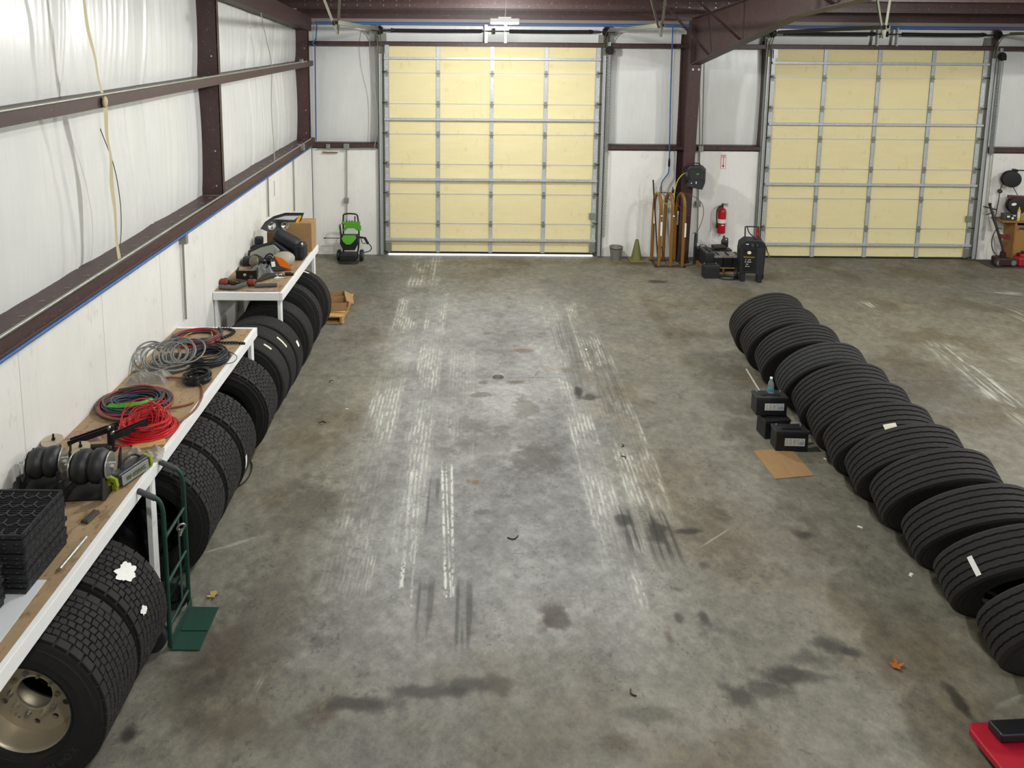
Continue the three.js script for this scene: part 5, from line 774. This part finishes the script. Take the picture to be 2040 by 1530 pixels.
// battery charger cart
{ const t = T('battery_charger', [5.13, 0, -13.52], 'tall black wheeled battery charger with a yellow badge', 'battery charger', null, -0.12), m = M('#1b1d22', 0.45);
  P(t, 'body', [xf(ex([[-0.2, 0.18], [0.2, 0.18], [0.215, 0.60], [0.20, 0.74], [0.12, 0.79], [-0.12, 0.79], [-0.2, 0.72], [-0.215, 0.60]], 0.24, 0.012), 0, 0, -0.12), rb(0.09, 0.22, 0.1, 0.015, -0.15, 0.11, 0.06), rb(0.09, 0.24, 0.12, 0.015, 0.14, 0.12, 0.08)], m);
  P(t, 'side_panel', rb(0.13, 0.50, 0.02, 0.008, 0.13, 0.40, 0.135), M('#23252c', 0.4)); P(t, 'top_panel', rb(0.34, 0.06, 0.16, 0.01, 0, 0.755, 0.05, 0.45, 0, 0), M('#2f3238', 0.45));
  P(t, 'knob', cy(0.028, 0.03, 0.03, -0.02, 0.71, 0.145, 1.3, 0, 0, 16), m); P(t, 'knob', cy(0.02, 0.022, 0.03, 0.06, 0.71, 0.145, 1.3, 0, 0, 16), m); P(t, 'indicator_strip', bx(0.05, 0.015, 0.004, -0.11, 0.725, 0.143), mLabelWhite);
  P(t, 'handle', tb([[-0.11, 0.76, -0.06], [-0.11, 0.98, -0.08], [-0.09, 1.0, -0.08], [0.11, 1.0, -0.08], [0.13, 0.98, -0.08], [0.13, 0.74, -0.06]], 0.012, 50), mBlack);
  for (const s of [-1, 1]) { const w = P(t, 'wheel', xf(lt([[0.04, -0.02], [0.09, -0.024], [0.10, -0.015], [0.10, 0.015], [0.09, 0.024], [0.04, 0.02]], 28), s * 0.225, 0.10, -0.09, 0, 0, Math.PI / 2), mBlack); P(w, 'wheel_disc', cy(0.07, 0.07, 0.03, s * 0.23, 0.10, -0.09, 0, 0, Math.PI / 2, 20), M('#8c8e8f', 0.4)); }
  const tx = canvasTex(256, 512, (c, w, h) => { c.fillStyle = '#0e0f12'; c.fillRect(0, 0, w, h); c.fillStyle = '#d8c25a'; c.beginPath(); for (let k = 0; k < 6; k++) { const a = k * Math.PI / 3; c.lineTo(128 + 50 * Math.cos(a), 80 + 42 * Math.sin(a)); } c.fill(); c.fillStyle = '#f1efe6'; c.beginPath(); for (let k = 0; k < 6; k++) { const a = k * Math.PI / 3; c.lineTo(128 + 40 * Math.cos(a), 80 + 34 * Math.sin(a)); } c.fill(); c.fillStyle = '#3a3420'; c.font = 'bold 24px sans-serif'; c.textAlign = 'center'; c.fillText('NAPA', 128, 89); c.fillStyle = '#8a7d2c'; c.fillRect(10, 170, 236, 12); c.fillRect(10, 192, 236, 9); c.fillStyle = '#d9d9d9'; for (const [x, y, q] of [[50, 240, 24], [110, 240, 60], [40, 288, 30], [90, 288, 90], [70, 340, 50], [60, 390, 40], [120, 390, 24]]) c.fillRect(x, y, q, 14); });
  P(t, 'print', xf(clean(new THREE.PlaneGeometry(0.21, 0.42)), -0.065, 0.42, 0.1335), M('#ffffff', 0.4, 0, { map: tx }));
  P(t, 'red_clamp', [rb(0.035, 0.12, 0.03, 0.008, 0.10, 0.93, -0.03, 0, 0, 0.1), rb(0.03, 0.08, 0.03, 0.008, 0.09, 0.84, -0.01, 0, 0, -0.2)], mRed); P(t, 'cable', [tb([[-0.08, 1.0, -0.06], [-0.05, 0.9, -0.02], [0.05, 0.82, 0.04], [0.15, 0.76, 0.04]], 0.011, 30), tb([[0.18, 0.74, 0.0], [0.25, 0.66, 0.02], [0.28, 0.56, 0.03], [0.33, 0.46, 0.04]], 0.010, 30)], mBlack); P(t, 'clamp', [rb(0.03, 0.1, 0.02, 0.006, 0.30, 0.52, 0.035, 0, 0, 0.4)], M('#8a8040', 0.5)); }
// batteries on a pallet
{ const t = T('wooden_pallet', [4.76, 0, -14.2], 'low wooden pallet under the batteries by the column', 'pallet', null, 0.0);
  for (let k = 0; k < 5; k++) P(t, 'deck_board', rb(0.72, 0.016, 0.11, 0.003, 0, 0.112, -0.26 + k * 0.13, 0, 0, 0, 1), mPine); for (const x of [-0.34, 0, 0.34]) P(t, 'stringer', rb(0.035, 0.085, 0.66, 0.003, x, 0.06, 0, 0, 0, 0, 1), M('#7a5a3a', 0.8)); for (const z of [-0.26, 0.26]) P(t, 'bottom_board', rb(0.72, 0.016, 0.11, 0.003, 0, 0.009, z, 0, 0, 0, 1), mPine); }
const batLabel = canvasTex(256, 128, (c, w, h) => { c.fillStyle = '#e6e7e4'; c.fillRect(0, 0, w, h); c.fillStyle = '#8d9296'; for (let k = 0; k < 5; k++) for (let j = 0; j < 6; j++) c.fillRect(10 + k * 49, 12 + j * 18, 26 + (k * 7 + j * 11) % 14, 6); c.fillStyle = '#9fb7c6'; c.fillRect(190, 60, 56, 50); c.fillStyle = '#333'; c.fillRect(122, 52, 10, 12); });
const mBat = M('#1b1c1f', 0.5), mBatTop = M('#2a2b2e', 0.45);
function battery(x, y, z, yaw, label, group, { w = 0.33, h = 0.22, d = 0.17, print = false, top = null, handle = false } = {}) {
  const t = T('truck_battery', [x, y, z], label, 'battery', group, yaw); P(t, 'case', rb(w, h * 0.86, d, 0.01, 0, h * 0.43, 0), mBat); P(t, 'lid', rb(w + 0.008, h * 0.14, d + 0.008, 0.006, 0, h * 0.93, 0), top ?? mBatTop);
  for (const s of [-1, 1]) P(t, 'terminal', [cy(0.01, 0.011, 0.02, s * w * 0.38, h + 0.01, -d * 0.25, 0, 0, 0, 10)], mGalvDull); P(t, 'cell_caps', [rb(w * 0.6, 0.014, 0.04, 0.004, 0, h + 0.006, d * 0.12)], mBat);
  if (print) P(t, 'paper_label', xf(clean(new THREE.PlaneGeometry(w * 0.62, h * 0.38)), w * 0.08, h * 0.48, d / 2 + 0.0015), M('#ffffff', 0.5, 0, { map: batLabel })); if (handle) P(t, 'carry_strap', tb([[-w * 0.3, h, 0], [-w * 0.2, h + 0.05, 0.02], [w * 0.2, h + 0.05, 0.02], [w * 0.3, h, 0]], 0.008, 24), mBlack); return t; }
const mBatGrey = M('#8d8c86', 0.5);
battery(4.66, 0.121, -14.06, Math.PI / 2, 'grey-topped battery on the pallet, left of the front three', 'grey-topped batteries on the pallet', { top: mBatGrey }); battery(4.845, 0.121, -14.06, Math.PI / 2, 'grey-topped battery on the pallet, middle of the front three', 'grey-topped batteries on the pallet', { top: mBatGrey }); battery(5.03, 0.121, -14.06, Math.PI / 2, 'grey-topped battery on the pallet, right of the front three', 'grey-topped batteries on the pallet', { top: mBatGrey });
battery(4.475, 0.121, -14.05, Math.PI / 2, 'tall black battery on the pallet corner with a printed side', 'batteries on the pallet', { h: 0.30, w: 0.42 }); battery(4.50, 0.121, -14.40, 0, 'black battery with a carry strap at the back of the pallet by the column', 'batteries on the pallet', { handle: true, h: 0.25, w: 0.24 });
battery(4.86, 0.121, -14.42, 0.0, 'black battery at the back of the pallet under a flat case', 'batteries on the pallet', { w: 0.40 }); S1('flat_case', rb(0.24, 0.05, 0.16, 0.012, 0, 0.025, 0), M('#3b3a35', 0.6), 'flat dark case lying on the batteries at the wall', 'case', null, [4.82, 0.362, -14.42], 0.15);
battery(4.45, 0, -13.68, 0.05, 'black battery alone on the floor in front of the pallet', 'batteries near the charger', { w: 0.29, h: 0.25 });
{ const t = T('plastic_jug', [5.0, 0.121, -14.60], 'dark plastic jug standing behind the batteries', 'jug'); P(t, 'body', rb(0.13, 0.34, 0.10, 0.03, 0, 0.17, 0), mBlack); P(t, 'neck', [xf(lt([[0.0, 0.1], [0.02, 0.1], [0.022, 0.05], [0.05, 0.0]], 20), -0.02, 0.33, 0), tb([[-0.01, 0.38, 0], [0.05, 0.38, 0], [0.055, 0.3, 0]], 0.012, 16)], mBlack); }
S1('jumper_cables', [loops(0.14, 3, 0.007, 0.01, 0.15, 91, 0.7), loops(0.17, 2, 0.006, 0.01, 0.15, 93, 0.6)], mBlack, 'black jumper cables coiled on the floor beside the charger', 'cable', null, [4.76, 0, -13.62]);
S1('rolled_strip', bar([0, 0, 0], [0.02, 0.62, -0.03], 0.03, 14), M('#3a3a3f', 0.6), 'dark grey roll standing between column and pallet', 'roll', null, [4.38, 0, -14.50]);

// ---------- far right corner ----------
{ const t = T('cord_reel', [10.70, 1.72, -14.82], 'black cord reel mounted high on the wall by the right door', 'cord reel', null, -0.25); P(t, 'drum', [xf(lt([[0, -0.07], [0.16, -0.07], [0.165, -0.055], [0.12, -0.045], [0.12, 0.045], [0.165, 0.055], [0.16, 0.07], [0, 0.07]], 36), 0, 0, 0.06, Math.PI / 2)], mBlack); P(t, 'arm', [bx(0.07, 0.05, 0.12, 0.07, 0.17, 0.02), bx(0.18, 0.02, 0.04, 0.14, 0.18, 0.05)], mDarkSteel); P(t, 'cord', tb([[-0.13, -0.08, 0.06], [-0.16, -0.22, 0.05], [-0.17, -0.5, 0.04], [-0.19, -0.78, 0.04]], 0.008, 30), mBlack); P(t, 'stop_ball', sp(0.045, 0.045, 0.045, -0.165, -0.26, 0.05), M('#3d3a26', 0.6)); P(t, 'handset', [rb(0.05, 0.03, 0.03, 0.008, -0.19, -0.80, 0.04), rb(0.09, 0.03, 0.04, 0.01, -0.16, -0.83, 0.04)], M('#4a4436', 0.5)); }
{ const t = T('air_hose_reel', [10.83, 1.20, -14.80], 'red-framed air hose reel on the wall above the brown bench', 'hose reel', null, -0.2); P(t, 'drum', [xf(lt([[0, -0.08], [0.165, -0.08], [0.17, -0.06], [0.13, -0.05], [0.13, 0.05], [0.17, 0.06], [0.165, 0.08], [0, 0.08]], 36), 0, 0, 0.09, Math.PI / 2)], M('#231d1d', 0.5)); P(t, 'frame', [bx(0.30, 0.06, 0.14, 0.02, 0.15, 0.05), bx(0.06, 0.25, 0.1, 0.16, 0.05, 0.05), rb(0.12, 0.08, 0.08, 0.02, 0.17, 0.1, 0.14)], M('#5a1c20', 0.5)); P(t, 'badge', xf(cy(0.045, 0.045, 0.006, 0, 0, 0, Math.PI / 2, 0, 0, 24).scale(1, 0.6, 1), -0.08, 0.03, 0.175, 0, 0, 0.25), mLabelWhite); P(t, 'supply_hose', tb([[0.02, 0.2, 0.05], [-0.05, 0.32, 0.04], [-0.12, 0.42, 0.03]], 0.007, 20), mBlack); }
{ const t = T('tool_bench', [11.05, 0, -14.765], 'brown wooden bench at the right edge with tools on top', 'workbench'), m = M('#8a6434', 0.7); P(t, 'top', rb(1.1, 0.035, 0.36, 0.004, 0, 0.885, 0), m); P(t, 'side_panel', rb(0.03, 0.86, 0.30, 0.003, -0.27, 0.435, 0), m); P(t, 'front_panel', rb(0.8, 0.70, 0.02, 0.003, 0.14, 0.36, 0.14), M('#9a7038', 0.7)); P(t, 'drawer_edge', [rb(0.8, 0.03, 0.03, 0.003, 0.14, 0.78, 0.15), rb(0.8, 0.05, 0.04, 0.003, 0.14, 0.84, 0.15)], m); P(t, 'brace', xf(ex([[0, 0], [0.2, 0], [0, -0.2]], 0.02), -0.3, 0.86, 0.15), m); }
{ const t = T('meter_box', [10.68, 0.903, -14.70], 'small grey instrument box on the brown bench', 'instrument', null, -0.1); P(t, 'case', rb(0.24, 0.13, 0.14, 0.01, 0, 0.065, 0), M('#4a4a44', 0.5)); P(t, 'face', [bx(0.2, 0.1, 0.004, 0, 0.065, 0.072)], M('#2a2c2c', 0.5)); P(t, 'dials', [bx(0.05, 0.035, 0.004, -0.05, 0.08, 0.075), cy(0.022, 0.022, 0.008, 0.03, 0.05, 0.076, Math.PI / 2), bx(0.05, 0.02, 0.004, 0.06, 0.1, 0.075)], mLabelWhite); }
{ const t = T('caulk_tube', [10.82, 0.903, -14.63], 'yellow caulk tube standing on the brown bench', 'tube'); P(t, 'barrel', cy(0.028, 0.028, 0.22, 0, 0.11, 0), M('#d2b43c', 0.45)); P(t, 'paper_wrap', cy(0.0285, 0.0285, 0.12, 0, 0.12, 0), M('#d8d2c0', 0.5)); P(t, 'nozzle', cy(0.006, 0.018, 0.06, 0, 0.25, 0), M('#d2b43c', 0.45)); }
{ const t = T('cardboard_box', [11.03, 0.903, -14.76], 'cardboard carton at the right frame edge on the brown bench', 'box'); P(t, 'carton', rb(0.34, 0.23, 0.28, 0.005, 0, 0.115, 0), mCard); P(t, 'flap', bb(-0.17, 0.17, 0.229, 0.234, 0.002, 0.14), mCard); P(t, 'flap', bb(-0.17, 0.17, 0.229, 0.234, -0.14, -0.002), mCard); }
{ const t = T('floor_jack', [10.52, 0.012, -14.55], 'tall red and black wheeled jack leaning at the wall', 'jack'), m = M('#6b1a20', 0.5); P(t, 'pole', bar([0.06, 0.12, 0.05], [-0.20, 1.16, -0.2], 0.024, 12), M('#2a241c', 0.5)); P(t, 'tee_handle', [bar([-0.32, 1.14, -0.22], [-0.06, 1.08, -0.2], 0.013, 8), bar([-0.28, 0.98, -0.18], [-0.12, 1.04, -0.18], 0.010, 8), cy(0.03, 0.025, 0.06, -0.20, 1.18, -0.21, 0.2, 0, 0.2, 12)], M('#2a241c', 0.5)); P(t, 'valve_block', [rb(0.16, 0.07, 0.06, 0.01, 0.0, 0.58, 0.0, 0, 0, -0.25), rb(0.07, 0.09, 0.06, 0.01, 0.07, 0.58, 0.01)], m); P(t, 'base', [rb(0.26, 0.16, 0.24, 0.03, -0.03, 0.10, 0.03), cy(0.05, 0.05, 0.2, -0.02, 0.18, 0.03, 0.2)], M('#34191b', 0.5));
  for (const [x, z] of [[0.15, 0.12], [-0.14, 0.12]]) { const w = P(t, 'wheel', xf(lt([[0.05, -0.025], [0.075, -0.028], [0.085, -0.015], [0.085, 0.015], [0.075, 0.028], [0.05, 0.025]], 28), x, 0.087, z, Math.PI / 2), M('#2b2b2c', 0.7)); P(w, 'wheel_disc', cy(0.052, 0.052, 0.045, x, 0.087, z, Math.PI / 2, 0, 0, 20), mSteel); } P(t, 'hose', tb([[-0.02, 0.74, -0.05], [-0.14, 0.72, -0.04], [-0.22, 0.5, -0.02], [-0.18, 0.28, 0.0], [-0.06, 0.14, 0.08]], 0.009, 40), mBlack); }
{ const t = T('gas_can', [10.90, 0.012, -14.62], 'red fuel can on the mat in front of the brown bench', 'fuel can'); P(t, 'body', [rb(0.24, 0.19, 0.20, 0.04, 0, 0.095, 0.1, 0, 0, 0, 4), rb(0.15, 0.10, 0.14, 0.03, 0, 0.20, 0.1, 0, 0, 0, 3)], mRed); P(t, 'spout', [cy(0.025, 0.03, 0.06, 0.0, 0.27, 0.1), tb([[-0.08, 0.2, 0.1], [-0.10, 0.25, 0.1], [-0.03, 0.26, 0.1]], 0.014, 16)], mBlack); }
S1('rubber_mat', [bb(-0.5, 0.55, 0, 0.010, -0.28, 0.26)], M('#4a4239', 0.9), 'dark floor mat under the jack and fuel can', 'mat', null, [10.72, 0.0, -14.62]);

// ---------- batteries, bottle and litter beside the right-hand row ----------
battery(3.385, 0.243, -8.105, 0.0, 'black battery on top of another with a plastic bottle standing on it', 'batteries beside the tire row', { w: 0.35, h: 0.22, d: 0.17, print: true });
battery(3.43, 0, -8.06, 0.12, 'black battery underneath the one that carries the bottle', 'batteries beside the tire row', { w: 0.30, h: 0.22, d: 0.20 });
battery(3.495, 0, -7.775, -0.03, 'black battery with a white label nearest the cardboard sheet', 'batteries beside the tire row', { w: 0.35, h: 0.235, d: 0.17, print: true });
{ const t = T('water_bottle', [3.39, 0.478, -8.10], 'crumpled clear plastic bottle on the far battery', 'bottle'); const p = [[0, 0.002], [0.032, 0.002], [0.036, 0.01], [0.031, 0.03], [0.036, 0.045], [0.030, 0.07], [0.034, 0.09], [0.031, 0.11], [0.026, 0.13], [0.014, 0.155], [0.013, 0.17]]; P(t, 'shell', lt(p, 14), PM('#d4e2e6', 0.08, { transmission: 0.8, thickness: 0, ior: 1.45 })); P(t, 'blue_wrap', lt([[0.0335, 0.03], [0.0365, 0.045], [0.0335, 0.06]], 14), M('#3f7f9a', 0.4)); P(t, 'cap', cy(0.015, 0.015, 0.018, 0, 0.178, 0), mWhitePaint); }
S1('white_pipe', bar([0.03, 0.012, -0.36], [-0.03, 0.012, 0.34], 0.012, 10), M('#b9b6ae', 0.5), 'thin pale pipe lying by the far batteries', 'pipe', null, [3.69, 0, -9.36]);
S1('cardboard_sheet', xf(ex([[0.16, 0.26], [-0.27, 0.31], [-0.30, -0.20], [0.13, -0.27]].map(([x, z]) => [-x, z]), 0.005), 0, 0, 0, -Math.PI / 2, 0, 0), mCard, 'flat piece of brown cardboard on the floor below the batteries', 'cardboard', null, [3.24, 0.001, -7.44]);
{ const t = T('mechanics_creeper', [3.49, 0, -3.80], 'red mechanic creeper with a black head cushion at the lower right corner', 'creeper', null, 0.06), m = M('#a3182b', 0.35);
  P(t, 'board', [xf(ex([[-0.21, 0.52], [-0.24, 0.48], [-0.22, -0.55], [0.22, -0.55], [0.24, 0.48], [0.21, 0.52]], 0.022, 0.012), 0, 0.07, 0, -Math.PI / 2, 0, 0)], m); P(t, 'head_cushion', rb(0.30, 0.06, 0.125, 0.015, 0.02, 0.135, -0.43, -0.1, 0, 0), M('#141418', 0.45)); P(t, 'side_frame', [rb(0.02, 0.035, 1.0, 0.008, -0.20, 0.055, 0), rb(0.02, 0.035, 1.0, 0.008, 0.20, 0.055, 0)], mBlack);
  for (const x of [-0.17, 0.17]) for (const z of [-0.42, 0, 0.45]) P(t, 'caster', [cy(0.024, 0.024, 0.02, x, 0.024, z, 0, 0, Math.PI / 2, 14), bx(0.03, 0.03, 0.02, x, 0.045, z)], mDarkSteel); }
function leafGeo(s, seedv) { const p = []; for (let k = 0; k < 22; k++) { const a = k / 22 * 6.2832, r = s * (0.45 + 0.55 * Math.abs(Math.cos(a * 2.5 + seedv))) * (1 + 0.25 * Math.sin(k * 5.1)); p.push([r * Math.cos(a) * 1.25, r * Math.sin(a)]); } const g = ex(p, 0.002); const q = g.attributes.position; for (let i = 0; i < q.count; i++) q.setZ(i, q.getZ(i) + 6 * (q.getX(i) ** 2) + 4 * Math.abs(q.getY(i)) * 0.1); g.computeVertexNormals(); return xf(g, 0, 0.001, 0, -Math.PI / 2, 0, 0); }
S1('dry_leaf', leafGeo(0.043, 1), M('#a65c1c', 0.8), 'orange dry oak leaf on the floor left of the creeper', 'leaf', null, [3.075, 0, -4.86], 0.4); S1('dry_leaf', leafGeo(0.04, 2.1), M('#a58a52', 0.8), 'tan dry leaf on the floor beside the hand truck', 'leaf', null, [-2.08, 0, -5.50], 1.0);
const scrapLabels = ['white paper scrap on the floor level with the black wheel', 'white speck of paper near the right wheel track', 'white scrap at the foot of the third tire from the near end', 'white scrap at the foot of the tire with a side label', 'white scrap by the eighth tire of the right row'];
[[-1.52, -8.56, 0.016], [1.63, -10.35, 0.02], [3.60, -6.42, 0.022], [3.72, -5.80, 0.026], [3.80, -7.55, 0.02]].forEach(([x, z, s], i) => S1('paper_scrap', [rb(s * 2, 0.004, s, 0.001, 0, 0.002, 0), rb(s, 0.008, s * 0.6, 0.002, 0.004, 0.004, 0)], mLabelWhite, scrapLabels[i], 'paper scrap', 'paper scraps on the floor', [x, 0, z], i * 1.3));
const bitLabels = ['dark twist of rubber on the floor below the round oil stain', 'black crumb by the right wheel track, upper of two', 'black crumb by the right wheel track, lower of two', 'dark curled scrap on the floor in front of the black wheel', 'dark leaf bit on the floor beside the ribbed tires', 'brown leaf scrap at the bottom of the picture'];
[[0.37, -6.23, 0.05], [1.66, -7.78, 0.03], [1.63, -7.55, 0.03], [-1.75, -8.23, 0.04], [-1.85, -9.28, 0.035], [1.12, -4.62, 0.03]].forEach(([x, z, s], i) => S1('rubber_scrap', [tb([[-s, 0.006, 0], [0, 0.008, s * 0.5], [s * 0.6, 0.006, 0.1 * s], [s, 0.006, -s * 0.5]], 0.005, 12, 5)], M(i > 2 ? '#3b2a1d' : '#1d1c1b', 0.8), bitLabels[i], 'scrap', 'dark scraps on the floor', [x, 0, z], i));
{ // floor drain
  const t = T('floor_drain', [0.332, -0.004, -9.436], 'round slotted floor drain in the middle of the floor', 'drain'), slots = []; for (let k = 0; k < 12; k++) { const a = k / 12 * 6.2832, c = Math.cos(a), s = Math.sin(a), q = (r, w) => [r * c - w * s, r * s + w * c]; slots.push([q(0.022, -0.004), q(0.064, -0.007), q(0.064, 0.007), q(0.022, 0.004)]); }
  P(t, 'grate', xf(ex(ring(0.078, 40), 0.006, 0, slots), 0, 0.001, 0, -Math.PI / 2, 0, 0), M('#4d4a45', 0.5, 0.6)); P(t, 'rim', tor(0.08, 0.005, 0, 0.004, 0, Math.PI / 2, 0, 0, 40, 6), M('#9a968b', 0.6, 0.3)); P(t, 'slot_shade_disc', cy(0.077, 0.077, 0.004, 0, 0.0008, 0, 0, 0, 0, 32), M('#37332e', 0.8)); }  // flat dark disc: shade of the drain hole painted behind the slots

// ---------- loose things on the left wall ----------
{ const t = T('insulation_tape', [-3.24, 0, -6.4], 'long strip of yellowed tape hanging down the left wall', 'tape'), m = M('#b7ab88', 0.6);
  const strip = (pts, w) => { const c = new THREE.CatmullRomCurve3(pts.map(p => V(...p))); return clean(sheetGeo(60, 2, (u, v) => { const p = c.getPoint(u), k = (v - 0.5) * w; return [p.x + 0.006 * Math.sin(u * 19), p.y, p.z + k * (0.8 + 0.2 * Math.sin(u * 13)), u, v]; })); };
  P(t, 'upper_strip', strip([[0.0, 5.60, 0.24], [0.02, 5.0, 0.17], [0.03, 4.4, 0.06], [0.05, 3.96, -0.04]], 0.055), m); P(t, 'lower_strip', strip([[0.05, 3.94, -0.05], [0.04, 3.6, -0.10], [0.03, 3.3, -0.15], [0.02, 2.9, -0.18], [0.03, 2.46, -0.20]], 0.07), m); P(t, 'knot', sp(0.02, 0.05, 0.035, 0.06, 3.9, -0.05), m); }
S1('loose_wire', tb([[0, 1.2, 0.12], [0.03, 0.85, -0.02], [0.03, 0.5, -0.10], [0.02, 0.2, -0.10], [0.02, 0.0, -0.02]], 0.004, 40), M('#4a4a46', 0.5), 'thin grey wire hanging beside the tape on the left wall', 'wire', null, [-3.26, 2.46, -6.62]);
S1('loose_wire', tb([[0, 2.35, 0.35], [0.02, 1.9, 0.12], [0.05, 1.53, 0.0], [0.03, 0.9, 0.02], [0.05, 0.3, 0.02], [0.06, 0.0, 0.03]], 0.007, 50), M('#a8a79a', 0.5), 'pale cord hanging in the bay between the left columns', 'cord', null, [-3.27, 2.45, -11.95]);
S1('door_safety_cord', tb([[0.12, 4.62, 0.05], [0.0, 4.60, 0.04], [-0.06, 4.45, 0.03], [-0.06, 3.9, 0.02], [0.03, 3.3, 0.0], [0.05, 2.6, 0.0], [0.0, 2.25, 0.0]], 0.006, 60), M('#9a9b93', 0.5), 'grey cable looping down left of the left overhead door', 'cable', null, [-2.0, 0, -14.85]);
{ const t = T('eye_wash_sign', [-3.268, 1.85, -12.07], 'narrow pale strip label on the left wall above the far bench', 'label'); P(t, 'strip', bb(0, 0.003, 0, 0.25, -0.02, 0.02), M('#b9aaa5', 0.6)); }
// ---------- lamps ----------
const mGlow = new THREE.MeshStandardMaterial({ color: lin(0.9, 0.9, 0.9), emissive: lin(1, 1, 0.98), emissiveIntensity: 3.0, roughness: 0.5 });
LAMPS.forEach(([x, z], i) => {
  const y = i === 0 ? 4.70 : roofY(z) - 0.42;
  const t = T('high_bay_lamp', [x, y, z], ['white LED strip lamp hanging on a cord above the left overhead door', 'LED strip lamp under the roof over the floor drain', 'LED strip lamp under the roof in front of the right door', 'LED strip lamp under the roof right of the tire row', 'LED strip lamp under the roof behind the camera', 'LED strip lamp under the roof at the near right', 'LED strip lamp under the roof at the far right bay'][i], 'lamp', i ? 'roof lamps out of view' : undefined);
  P(t, 'housing', [rb(0.46, 0.06, 0.20, 0.02, 0, 0.012, 0), bx(0.2, 0.03, 0.08, 0, 0.05, 0)], mWhitePaint);
  P(t, 'diffuser', rb(0.44, 0.03, 0.18, 0.012, 0, -0.032, 0), mGlow);
  P(t, 'cord', tb([[0, 0.06, 0], [0.012, 0.12, 0], [0.02, (roofY(z) - y) * 0.6, 0], [0.03, roofY(z) - y, 0]], 0.005, 16, 6), mWhitePaint);
  const l = new THREE.RectAreaLight(lin(1, 1, 0.97), LAMP_NITS, 0.44, 0.18); l.position.set(x, y - 0.055, z); l.rotation.x = -Math.PI / 2; scene.add(l);
  const s = new THREE.PointLight(lin(1, 1, 0.97), LAMP_SIDE); s.position.set(x, y - 0.09, z); s.castShadow = true; s.shadow.radius = 4; scene.add(s);   // the wrap-round lens also lights sideways
});
renderer.render(scene, camera);
